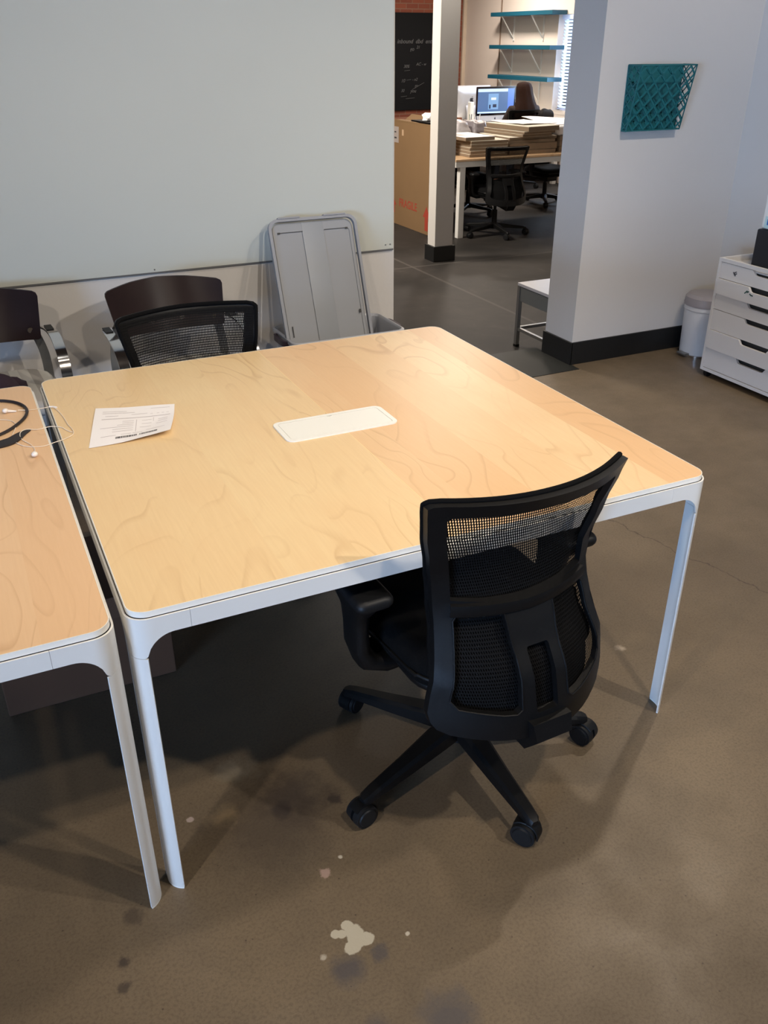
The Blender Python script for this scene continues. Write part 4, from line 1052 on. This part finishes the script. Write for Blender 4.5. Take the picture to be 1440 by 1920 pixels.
obj('stretcher', bm, STEEL, BN)

# ------------------------------------------------------------------ far room furniture
def simple_table(name, label, x0, x1, y0, y1, zt, legs, th=0.022, ap=0.055, wood=WOOD_C):
    T = thing(name, label, 'table', (x0, y0, DZ)); h = zt-DZ; w_, d_ = x1-x0, y1-y0
    obj('tabletop', B(0, w_, 0, d_, h-th, h, bev=0.003), wood, T)
    for a in ((0.004, w_-0.004, 0.004, 0.02), (0.004, w_-0.004, d_-0.02, d_-0.004), (0.004, 0.02, 0.02, d_-0.02), (w_-0.02, w_-0.004, 0.02, d_-0.02)): obj('side_rail', B(*a, h-th-ap, h-th-0.0005), WHITE_METAL, T)
    for (x, y) in legs: obj('leg', B(x, x+0.065, y, y+0.065, 0, h-th-ap, bev=0.004), WHITE_METAL, T)
    return T
tb = simple_table('work_table', 'long maple-topped white work table loaded with canvases in the far room', 4.585, 7.2, 6.868, 8.27, 0.60, ((0.055, 0.005), (2.5, 0.005), (0.055, 1.33), (2.5, 1.33)))
simple_table('desk', 'white computer desk behind the canvas-loaded table', 5.9, 7.95, 9.75, 11.3, 0.585, ((0.02, 0.01), (1.96, 0.01), (0.02, 1.47), (1.96, 1.47)), wood=WHITE_PLASTIC)
TZ = 0.6003
# stacked canvases: (x0,x1,y0,y1,z0,th,yaw,label)
cnt = [0]
def canvas(x0, x1, y0, y1, z0, th, rz, label, top=None, grp='art canvases piled on the work table'):
    c = thing('canvas', label, 'canvas', ((x0+x1)/2, (y0+y1)/2, z0), rz, grp)
    w2, d2 = (x1-x0)/2, (y1-y0)/2
    obj('stretcher_edge', B(-w2, w2, -d2, d2, 0.001, th-0.004, bev=0.002), CANVAS_EDGE, c)
    obj('painted_face', B(-w2-0.001, w2+0.001, -d2-0.001, d2+0.001, th-0.004, th-0.0005, bev=0.001), top or CREAM, c)
    return c
names = ['lowest canvas of the short left pile nearest the white table leg', 'second canvas from the bottom of the short left pile on the work table', 'third canvas from the bottom of the short left pile on the work table', 'fourth canvas from the bottom of the short left pile on the work table', 'fifth canvas from the bottom of the short left pile, under the white-topped one']
z = TZ
for k in range(5):
    canvas(4.80+0.004*k, 5.26, 6.97, 7.55+0.01*k, z, 0.031, math.radians((0, 1, -1, 0.5, 0)[k]), names[k]); z += 0.0312
canvas(4.74, 5.10, 6.99, 7.50, z+0.0005, 0.036, math.radians(3), 'topmost canvas of the short left pile, bright white face', PAPER)
names = ['lowest wide canvas at the front of the tall right pile', 'second canvas from the bottom of the tall right pile, wood edge showing', 'third canvas from the bottom of the tall right pile on the work table', 'fourth canvas up in the tall right pile, a pale brown edge']
z = TZ
for k, th in enumerate((0.040, 0.066, 0.034, 0.026)):
    canvas(5.30, 5.88+0.02*(k % 2), 6.99+0.01*k, 7.62, z, th, math.radians((0, 0.5, -1, 1)[k]), names[k], CANVAS_EDGE if k < 3 else CREAM); z += th+0.0005
for k, (th, lab) in enumerate(((0.028, 'thin canvas below the two thick ones of the tall right pile'), (0.026, 'canvas with pale side directly under the topmost canvas of the tall pile'), (0.048, 'topmost thick canvas of the tall right pile, its pale side facing left'))):
    canvas(5.40+0.03*(k == 2), 5.80+0.03*k, 7.00-0.02*k, 7.66, z, th, math.radians(8 if k == 2 else 7), lab); z += th+0.0005
ZTOP = z
def sheet_obj(x0, x1, y0, y1, z0, amp, rz, seedv, m):
    rr = random.Random(seedv); a, b_ = rr.uniform(4, 8), rr.uniform(3, 7); bm = nb(); n = 16; th = 0.004
    V = []
    for t_ in (0, th):
        L = [[bm.verts.new(((u/n-0.5)*(x1-x0), (v/n-0.5)*(y1-y0), t_+amp*(1+math.sin(a*u/n+b_*v/n+seedv))*0.5)) for u in range(n+1)] for v in range(n+1)]
        for j in range(n):
            for i in range(n): bm.faces.new((L[j][i], L[j][i+1], L[j+1][i+1], L[j+1][i]))
        V.append(L)
    lo, hi = V
    for i in range(n):
        bm.faces.new((lo[0][i], lo[0][i+1], hi[0][i+1], hi[0][i])); bm.faces.new((lo[n][i], lo[n][i+1], hi[n][i+1], hi[n][i]))
        bm.faces.new((lo[i][0], lo[i+1][0], hi[i+1][0], hi[i][0])); bm.faces.new((lo[i][n], lo[i+1][n], hi[i+1][n], hi[i][n]))
    o = obj('wrapping_sheet', bm, m); o.location = ((x0+x1)/2, (y0+y1)/2, z0); o.rotation_euler = (0, 0, rz); return o
tag(sheet_obj(5.50, 5.97, 7.15, 7.70, ZTOP+0.001, 0.010, 0.12, 1, PAPER), 'white wrapping sheet draped over the top of the tall canvas pile', 'sheet')
# pile at the right, wrapped
z = TZ
for k, (th, lab) in enumerate(((0.055, 'lowest canvas of the wrapped pile at the right end of the work table'), (0.055, 'middle canvas with a dark red edge mark in the wrapped pile'), (0.050, 'canvas under the white parcel at the right end of the work table'))):
    c = canvas(5.95, 6.60, 7.02, 7.75, z, th, 0, lab, CANVAS_EDGE)
    if k == 1: obj('edge_mark', B(-0.28, -0.17, -0.369, -0.366, 0.008, 0.046), mat('dark_red_mark', rgb(92, 44, 40), 0.7), c)
    z += th+0.0005
tag(obj('wrapped_parcel', B(5.93, 6.62, 7.03, 7.78, z+0.001, z+0.095, bev=0.02, seg=3), PAPER), 'flat white wrapped parcel on the rightmost canvas pile', 'parcel')
tag(sheet_obj(6.0, 6.7, 7.1, 7.9, z+0.097, 0.03, -0.1, 4, PAPER), 'white crinkled wrapping sheet on the rightmost wrapped parcel', 'sheet')
# bubble-wrapped bundle
def lumpy(name, x0, x1, y0, y1, z0, z1, m, amp=0.012, sd=1, label='', cat=''):
    bm = nb(); cushion(bm, x1-x0, y1-y0, z1-z0, 0.045, (0, 0, 0), 10, 0.006)
    bmesh.ops.subdivide_edges(bm, edges=bm.edges[:], cuts=1, use_grid_fill=True)
    rr = random.Random(sd)
    for v in bm.verts:
        k = math.sin(v.co.x*41+sd)+math.sin(v.co.y*37+sd*2)+math.sin(v.co.z*53)
        if v.co.z > -(z1-z0)*0.4: v.co += v.co.normalized()*amp*0.4*k
    o = obj(name, bm, m, angle=80); o.location = ((x0+x1)/2, (y0+y1)/2, (z0+z1)/2+0.002); return tag(o, label, cat)
lumpy('bubble_wrap_bundle', 5.02, 5.25, 7.68, 8.05, TZ+0.006, 0.872, BUBBLE, 0.02, 2, 'pale bubble-wrapped bundle behind the short canvas pile', 'bundle')
lumpy('bubble_wrap_bundle', 5.275, 5.48, 7.70, 8.05, TZ+0.006, 0.862, mat('grey_bubble_wrap', rgb(140, 134, 138), 0.35, vary=0.2, vscale=30, bump=0.8, bscale=120), 0.02, 5, 'greyer bubble-wrapped bundle between the pale bundle and the tall canvas pile', 'bundle')

# big carton with red print
BX = thing('cardboard_box', 'tall brown cardboard carton marked FRAGILE in red', 'box', (4.43, 7.15, DZ))
obj('carton', B(0, 0.145, 0, 0.90, 0, 1.08, bev=0.004), CARD, BX)
bm = nb()
box(bm, 0.0, 0.006, 0, 0.90, 1.075, 1.09)
V = [bm.verts.new(p) for p in ((0.143, 0.0, 1.06), (0.143, 0.9, 1.06), (0.250, 0.9, 1.13), (0.250, 0.0, 1.13), (0.148, 0.0, 1.057), (0.148, 0.9, 1.057), (0.255, 0.9, 1.127), (0.255, 0.0, 1.127))]
for q in ((0, 1, 2, 3), (7, 6, 5, 4), (0, 4, 5, 1), (2, 6, 7, 3), (1, 5, 6, 2), (0, 3, 7, 4)): bm.faces.new([V[i] for i in q])
obj('flap', bm, CARD, BX, smooth=False)
V = None
mxt = Matrix(((0, 0, -1, -0.0006), (-1, 0, 0, 0.700), (0, 1, 0, 0.208), (0, 0, 0, 1)))
text_obj('printed_word', 'FRAGILE', 0.118, RED_INK, BX, mxt)
def arrow(name, yc, z0, hh, ww, tilt=0.0):
    o_ = [(-ww*0.22, 0), (ww*0.22, 0), (ww*0.22, hh*0.55), (ww*0.5, hh*0.55), (0, hh), (-ww*0.5, hh*0.55), (-ww*0.22, hh*0.55)]
    obj(name, plate(nb(), [(yc+x+tilt*z, z0+z) for x, z in o_], [], 0.001, f=lambda u, v, t_: Vector((-0.0003-t_, u, v))), RED_INK, BX, smooth=False)
arrow('printed_arrow', 0.04, 0.04, 0.25, 0.16)
arrow('printed_arrow', 0.845, 0.12, 0.16, 0.16)
obj('shipping_label', B(-0.0012, 0, 0.72, 0.86, 0.86, 1.02), GRAY_LABEL, BX)
bm = nb(); box(bm, -0.002, -0.001, 0.78, 0.85, 0.96, 0.972); box(bm, -0.002, -0.001, 0.77, 0.85, 0.90, 0.915)
obj('label_print', bm, INK_DK, BX)
obj('tape_scrap', B(-0.0012, 0, 0.60, 0.64, 0.94, 1.00, mx=Matrix.Translation((0, 0, 0))), mat('beige_tape', rgb(190, 160, 130), 0.6), BX)
tag(obj('tray', B(4.44, 4.66, 7.17, 7.60, 0.9125, 0.928, bev=0.004), BLACK_PLASTIC), 'flat black tray on top of the tall brown carton', 'tray') 
def crumple(loc, r, sd):
    bm = nb(); bmesh.ops.create_icosphere(bm, subdivisions=2, radius=r); rr = random.Random(sd)
    for v in bm.verts: v.co *= rr.uniform(0.75, 1.15); v.co.z = max(v.co.z*0.6, -r*0.35)
    o = obj('crumpled_paper', bm, PAPER, smooth=False); o.location = loc; return o
tag(crumple((4.54, 7.37, 0.960), 0.085, 5), 'crumpled white paper lying on the black tray over the carton', 'paper')
# small white box by the table leg
tag(obj('white_box', B(4.36, 4.47, 6.86, 7.02, DZ, DZ+0.17, bev=0.004), WHITE_PLASTIC), 'small white box on the floor between the column and the work table leg', 'box')
# brown box low on the far desk (reddish cardboard below chalkboard)
tag(obj('long_carton', B(5.2, 6.72, 11.5, 11.9, DZ, 0.62, bev=0.004), CARD_IN), 'long reddish-brown carton below the chalkboard', 'box')
# chalkboard on brick
CHB = tag(obj('chalkboard', B(5.6, 7.55, YF-0.035, YF-0.001, 0.66, 2.05, bev=0.003), BLACKBOARD), 'black chalkboard with faint handwriting on the brick wall', 'chalkboard')
def chalk_text(txt, x, z, s, sh=0.3):
    text_obj('chalk_writing', txt, s, CHALK, CHB, Matrix(((1, 0, 0, x), (0, 0, 1, YF-0.0362), (0, 1, 0, z), (0, 0, 0, 1))), extrude=0.0003, shear=sh)
chalk_text('inbound  dbd  entry', 6.755, 1.625, 0.085)
chalk_text('go', 6.985, 1.52, 0.075); chalk_text('21', 7.10, 1.55, 0.06)
for (tx, x, z, s) in (('30%', 6.875, 1.28, 0.06), ('AC - w', 7.10, 1.31, 0.06), ('10', 6.83, 1.07, 0.07), ('- n2', 7.03, 1.09, 0.06), ('30', 6.83, 0.93, 0.06), ('you', 7.00, 0.92, 0.07), ('go', 7.08, 1.00, 0.06)): chalk_text(tx, x, z, s)
bm = nb()
for (x0, z0, x1, z1) in ((6.89, 1.235, 6.99, 1.245), (6.83, 0.86, 6.94, 0.87), (6.92, 0.83, 7.08, 0.84), (7.03, 0.96, 7.25, 1.06), (6.93, 1.10, 7.01, 1.11)):
    tube(bm, [Vector((x0, YF-0.0365, z0)), Vector((x1, YF-0.0365, z1))], 0.003, 5)
obj('chalk_stroke', bm, CHALK, CHB)
# conduit
tag(obj('conduit', tube(nb(), [(XF-0.012, 11.60, DZ), (XF-0.012, 11.60, 1.5), (XF-0.012, 11.60, H)], 0.011, 10), mat('tan_conduit', rgb(128, 108, 92), 0.6)), 'thin vertical conduit on the cream wall beside the teal shelves', 'pipe')
# shelves
for i, (z, lab) in enumerate(((2.03, 'topmost of the three teal wall shelves'), (1.605, 'middle of the three teal wall shelves'), (1.205, 'lowest teal wall shelf, just above the seated person'))):
    sh = thing('wall_shelf', lab, 'shelf', (XF, 9.93, z), 0, 'teal shelves on white brackets')
    sh['label'] = lab
    obj('board', B(-0.25, -0.004, 0.0, 1.59, -0.052, 0.0, bev=0.003), TEAL_PAINT, sh)
    for y in (0.53, 1.30):
        bm = nb()
        box(bm, -0.016, -0.002, y-0.012, y+0.012, -0.37, -0.053)
        tube(bm, [Vector((-0.225, y, -0.058)), Vector((-0.02, y, -0.33))], 0.010, prof=[(-1, -0.4), (1, -0.4), (1, 0.4), (-1, 0.4)], up=(0, 0, 1))
        box(bm, -0.235, -0.01, y-0.012, y+0.012, -0.059, -0.0525)
        obj('bracket', bm, WHITE_METAL, sh)

# ------------------------------------------------------------------ computers
def imac(name, label, loc, rz, facing_logo=False):
    I = thing(name, label, 'computer', loc, rz, 'all-in-one computers on the far desk')
    w2 = 0.325
    bm = nb(); rings = []
    for t_, ins, in ((0.0, 0.0), (0.008, 0.0), (0.020, 0.03), (0.034, 0.10), (0.040, 0.18)):
        rings.append([Vector((x, t_, z)) for x, z in rrect(-w2+ins, w2-ins, 0.075+ins*0.7, 0.515-ins*0.7, 0.012+ins*0.3, 4)])
    obj('housing', loft(bm, rings), ALU, I)
    sc_ = obj('display', plate(nb(), rrect(-w2+0.001, w2-0.001, 0.147, 0.514, 0.010, 4), [], 0.003, f=lambda u, v, t_: Vector((u, -0.003+t_, v))), SCREEN_BLACK, I)
    def q(nm, x0, x1, z0, z1, m_, d=0.0036): obj(nm, B(x0, x1, -d, -d+0.0004, z0, z1), m_, sc_, smooth=False)
    q('desktop_area', -w2+0.028, w2-0.028, 0.175, 0.488, SCR_BLUE)
    q('menu_bar', -w2+0.028, w2-0.135, 0.448, 0.486, SCR_WHITE, 0.0042)
    q('side_panel', w2-0.13, w2-0.03, 0.20, 0.486, SCR_PANEL, 0.0042)
    q('dock', -w2+0.028, w2-0.06, 0.177, 0.196, SCR_WHITE, 0.0042)
    q('mockup', -0.125, 0.040, 0.225, 0.425, SCR_PHONE, 0.0042); q('mockup_title', -0.08, 0.00, 0.345, 0.375, SCR_GREEN, 0.0048)
    q('mockup_mark', -0.11, -0.085, 0.235, 0.285, SCR_DARK, 0.0048); q('mockup_mark', -0.05, 0.01, 0.25, 0.29, SCR_DARK, 0.0048)
    bm = nb(); rings = []
    for (y, z, hw_) in ((0.045, 0.26, 0.10), (0.075, 0.18, 0.095), (0.085, 0.10, 0.095), (0.080, 0.02, 0.097), (0.06, 0.006, 0.098), (-0.10, 0.003, 0.098)):
        th = 0.004; rings.append([Vector((-hw_, y, z)), Vector((hw_, y, z)), Vector((hw_, y+th, z-th*0.6)), Vector((-hw_, y+th, z-th*0.6))])
    obj('stand', loft(bm, rings), ALU, I)
    def fruit(sgn, y, s, zc):
        # body silhouette with a bite, plus leaf
        o_ = [(0, .36), (.14, .42), (.30, .40), (.42, .28), (.34, .16), (.31, 0.0), (.36, -.14), (.47, -.22), (.38, -.40), (.26, -.52), (.12, -.50), (0, -.46), (-.12, -.50), (-.26, -.52), (-.40, -.36), (-.48, -.10), (-.46, .16), (-.34, .36), (-.18, .42)]
        lf = [(0.02, .50), (.04, .62), (.14, .74), (.20, .76), (.19, .64), (.10, .54)]
        b2 = nb()
        for pl in (o_, lf):
            pl = [(p.x, p.y) for p in smooth_path([(x, z_, 0) for x, z_ in pl], 3, closed=True)]
            plate(b2, pl, [], 0.0008, f=lambda u, v, t_: Vector((sgn*u*s, y+t_, zc+v*s)))
        return b2
    obj('logo', fruit(1, -0.0006, 0.026, 0.108), LOGO, I)
    obj('logo', fruit(-1, 0.0402, 0.062, 0.33), LOGO, I)
    return I
imac('desktop_computer', 'all-in-one computer with a lit blue screen in front of the seated person', (7.10, 10.2, 0.5851), math.radians(0))
imac('desktop_computer', 'all-in-one computer seen from its silver back beside the lit screen', (6.93, 10.62, 0.5851), math.radians(180))
for o in bpy.data.objects:
    pass
# desk clutter
def pot(x, y, z, m, label, pens):
    c = thing('pencil_cup', label, 'cup', (x, y, z))
    obj('cup', loft(nb(), [ring_c(0.038, 0.0, 20, 1), ring_c(0.040, 0.10, 20, 1), ring_c(0.037, 0.10, 20, 1), ring_c(0.036, 0.01, 20, 1)]), m, c)
    for k, (dx, dy, m2) in enumerate(pens):
        obj('pen', tube(nb(), [Vector((0, 0, 0.02)), Vector((dx, dy, 0.19))], 0.005, 8), m2, c)
pot(6.56, 9.95, 0.5853, RED_PL, 'red pencil cup left of the lit computer screen', ((0.06, 0.0, WHITE_PLASTIC), (-0.02, 0.01, GREEN_PL), (0.02, 0.02, BLACK_PLASTIC)))
pot(6.66, 9.93, 0.5853, GREEN_PL, 'dark green pencil cup just right of the red pencil cup', ((0.03, 0.0, WHITE_PLASTIC), (-0.03, 0.01, BLACK_PLASTIC)))
tag(obj('white_stand', B(6.60, 6.66, 10.05, 10.12, 0.5855, 0.92, bev=0.006), WHITE_PLASTIC), 'upright white slab stand left of the lit computer screen', 'stand')
tag(obj('small_brown_box', B(6.36, 6.42, 9.95, 10.0, 0.5855, 0.74, bev=0.003), CARD_IN), 'small brown box at the left end of the far desk', 'box')
tag(obj('keyboard', B(7.0, 7.42, 9.90, 10.02, 0.5855, 0.597, bev=0.003), WHITE_PLASTIC), 'white keyboard in front of the lit computer', 'keyboard')
tag(obj('desk_phone', B(7.26, 7.40, 10.05, 10.15, 0.5855, 0.70, bev=0.01), BLACK_PLASTIC), 'small black device under the lit screen beside the person', 'device')

# ------------------------------------------------------------------ seated person
PX, PY = 7.15, 9.55
person_chair = again((PX-0.05, PY+0.10, DZ), math.radians(-3), 'black task chair the long-haired person sits on', 0.125)
PN = thing('person', 'person with long brown hair in a dark top, seated facing the lit screen', 'person', (PX, PY, DZ))
def skin_body(name, nodes, edges, m, parent, root=0, sub=2):
    me = bpy.data.meshes.new(name); me.from_pydata([n_[0] for n_ in nodes], edges, [])
    o = bpy.data.objects.new(name, me); COL.objects.link(o); o.parent = parent
    md = o.modifiers.new('skin', 'SKIN'); md.use_smooth_shade = True
    for v, n_ in zip(me.skin_vertices[0].data, nodes): v.radius = n_[1] if isinstance(n_[1], tuple) else (n_[1], n_[1]); v.use_root = False
    me.skin_vertices[0].data[root].use_root = True
    s2 = o.modifiers.new('sub', 'SUBSURF'); s2.levels = sub; s2.render_levels = sub
    dg = bpy.context.evaluated_depsgraph_get(); dg.update()
    m2 = bpy.data.meshes.new_from_object(o.evaluated_get(dg)); m2.name = name
    o.modifiers.clear(); o.data = m2
    m2.materials.clear(); m2.materials.append(m); m2.polygons.foreach_set('use_smooth', [True]*len(m2.polygons))
    return o
nodes = [((0, 0.0, 0.56), (0.165, 0.11)), ((0, 0.0, 0.70), (0.135, 0.095)), ((0, 0.01, 0.86), (0.15, 0.10)), ((0, 0.02, 1.0), (0.15, 0.085)), ((0, 0.03, 1.07), (0.07, 0.06)), ((0, 0.045, 1.13), (0.05, 0.05)), ((0, 0.055, 1.20), (0.072, 0.085)), ((0, 0.055, 1.29), (0.075, 0.09)), ((0, 0.05, 1.33), (0.05, 0.06)),
         ((0.19, 0.01, 1.02), 0.058), ((0.235, 0.04, 0.90), 0.047), ((0.25, 0.10, 0.77), 0.038), ((0.17, 0.28, 0.775), 0.030), ((0.14, 0.37, 0.765), 0.022),
         ((-0.19, 0.01, 1.02), 0.058), ((-0.235, 0.05, 0.91), 0.047), ((-0.25, 0.14, 0.80), 0.038), ((-0.17, 0.30, 0.785), 0.030), ((-0.14, 0.38, 0.77), 0.022),
         ((0.10, 0.06, 0.56), 0.085), ((0.12, 0.42, 0.55), 0.062), ((0.12, 0.44, 0.30), 0.050), ((0.12, 0.44, 0.08), 0.038), ((0.12, 0.56, 0.045), 0.034),
         ((-0.10, 0.06, 0.56), 0.085), ((-0.12, 0.42, 0.55), 0.062), ((-0.12, 0.44, 0.30), 0.050), ((-0.12, 0.44, 0.08), 0.038), ((-0.12, 0.56, 0.045), 0.034)]
edges = [(0, 1), (1, 2), (2, 3), (3, 4), (4, 5), (5, 6), (6, 7), (7, 8), (3, 9), (9, 10), (10, 11), (11, 12), (12, 13), (3, 14), (14, 15), (15, 16), (16, 17), (17, 18), (0, 19), (19, 20), (20, 21), (21, 22), (22, 23), (0, 24), (24, 25), (25, 26), (26, 27), (27, 28)]
hands = []
for s, w0 in ((1, 13), (-1, 18)):
    wp = Vector(nodes[w0][0]); pi = len(nodes)
    nodes.append(((wp.x-s*0.005, wp.y+0.045, wp.z-0.004), (0.030, 0.013))); edges.append((w0, pi))
    for k, (dx, L_) in enumerate(((0.028, 0.062), (0.010, 0.074), (-0.010, 0.070), (-0.027, 0.054))):
        b0 = len(nodes); x = wp.x-s*0.005+dx
        nodes += [((x, wp.y+0.080, wp.z-0.002), 0.0085), ((x*1.0, wp.y+0.080+L_*0.55, wp.z-0.006), 0.008), ((x, wp.y+0.080+L_, wp.z-0.022), 0.0068)]
        edges += [(pi, b0), (b0, b0+1), (b0+1, b0+2)]
    b0 = len(nodes); nodes += [((wp.x-s*0.038, wp.y+0.050, wp.z-0.008), 0.010), ((wp.x-s*0.052, wp.y+0.080, wp.z-0.012), 0.0085)]
    edges += [(pi, b0), (b0, b0+1)]
body = skin_body('body', nodes, edges, SKIN, PN)
# clothing: sweater over torso and arms, trousers and shoes
sw = [(p, (r_[0]+0.014, r_[1]+0.014) if isinstance(r_, tuple) else r_+0.014) for p, r_ in nodes]
sn = [sw[i] for i in (0, 1, 2, 3, 9, 10, 11, 12, 14, 15, 16, 17)]
sn[3] = (sn[3][0], (0.165, 0.10))
skin_body('sweater', sn, [(0, 1), (1, 2), (2, 3), (3, 4), (4, 5), (5, 6), (6, 7), (3, 8), (8, 9), (9, 10), (10, 11)], TOP_DARK, PN)
tn = [((0, 0, 0.545), (0.172, 0.122))]+[(nodes[i][0], nodes[i][1]+0.012) for i in (19, 20, 21, 22, 24, 25, 26, 27)]
skin_body('trousers', tn, [(0, 1), (1, 2), (2, 3), (3, 4), (0, 5), (5, 6), (6, 7), (7, 8)], mat('dark_denim', rgb(34, 38, 52), 0.9), PN)
for s in (-1, 1):
    obj('shoe', cushion(nb(), 0.095, 0.26, 0.085, 0.03, (s*0.12, 0.50, 0.043), 8), BLACK_SOFT, PN)
# face on the far side of the head
bm = nb()
tube(bm, [Vector((0, 0.145, 1.245)), Vector((0, 0.160, 1.225)), Vector((0, 0.168, 1.205)), Vector((0, 0.150, 1.198))], [0.006, 0.009, 0.013, 0.008], 8)
for s in (-1, 1): bmesh.ops.create_uvsphere(bm, u_segments=10, v_segments=8, radius=0.018, matrix=Matrix.Translation((s*0.078, 0.055, 1.235)) @ Matrix.Diagonal((0.4, 0.8, 1.3, 1)))
obj('nose_and_ears', bm, SKIN, PN)
bm = nb()
for s in (-1, 1): bmesh.ops.create_uvsphere(bm, u_segments=10, v_segments=8, radius=0.012, matrix=Matrix.Translation((s*0.030, 0.137, 1.248)))
obj('eyes', bm, WHITE_PLASTIC, PN)
obj('mouth', tube(nb(), smooth_path([(-0.024, 0.138, 1.178), (0, 0.146, 1.175), (0.024, 0.138, 1.178)], 4), 0.0045, 6), mat('lip', rgb(170, 90, 84), 0.5), PN)
# long hair: cap plus falling mass widening over the shoulders
bm = nb(); rings = []; n_ = 40
for (z, rx, ry, yc) in ((1.358, 0.020, 0.022, 0.045), (1.350, 0.064, 0.066, 0.043), (1.332, 0.092, 0.094, 0.040), (1.29, 0.110, 0.110, 0.034), (1.24, 0.116, 0.112, 0.024), (1.18, 0.124, 0.108, 0.006), (1.12, 0.142, 0.102, -0.014), (1.06, 0.166, 0.098, -0.036), (1.00, 0.186, 0.088, -0.056), (0.94, 0.190, 0.070, -0.074), (0.88, 0.172, 0.050, -0.084), (0.83, 0.12, 0.030, -0.088), (0.80, 0.05, 0.012, -0.088)):
    rg = []
    for i in range(n_):
        a = 2*PI*i/n_; k = 1+0.035*math.sin(a*9+z*11)+0.02*math.sin(a*17-z*23)
        y = math.sin(a)*ry*k
        if z < 1.30 and y > 0.3*ry: y = 0.3*ry+(y-0.3*ry)*0.12        # opens at the face
        rg.append(Vector((math.cos(a)*rx*k, yc+y, z)))
    rings.append(rg)
obj('hair', loft(bm, rings), HAIR, PN, angle=80)
# jacket over the backrest
lumpy('jacket', PX+0.07, PX+0.30, PY-0.31, PY-0.20, 0.45, 0.860, mat('black_jacket', rgb(24, 20, 22), 0.95), 0.02, 3, 'black bunched jacket over the right corner of the seated person\'s chair', 'jacket')

# ceiling lamps of the far room (real fixtures round the area lamps)
for (x, y, sx, sy, lab) in ((3.75, 5.8, 0.95, 0.95, 'square ceiling lamp over the column'), (6.2, 8.6, 1.25, 0.65, 'rectangular ceiling lamp over the work table'), (6.85, 10.5, 0.45, 0.45, 'small square ceiling lamp in front of the teal shelves'), (1.9, 6.9, 1.05, 0.65, 'ceiling lamp on the left side of the far room')):
    L_ = thing('ceiling_lamp', lab, 'lamp', (x, y, H))
    obj('housing', B(-sx/2-0.03, sx/2+0.03, -sy/2-0.03, sy/2+0.03, -0.055, -0.001), WHITE_METAL, L_)
    obj('diffuser', B(-sx/2, sx/2, -sy/2, sy/2, -0.066, -0.056), LAMP_PANEL, L_)
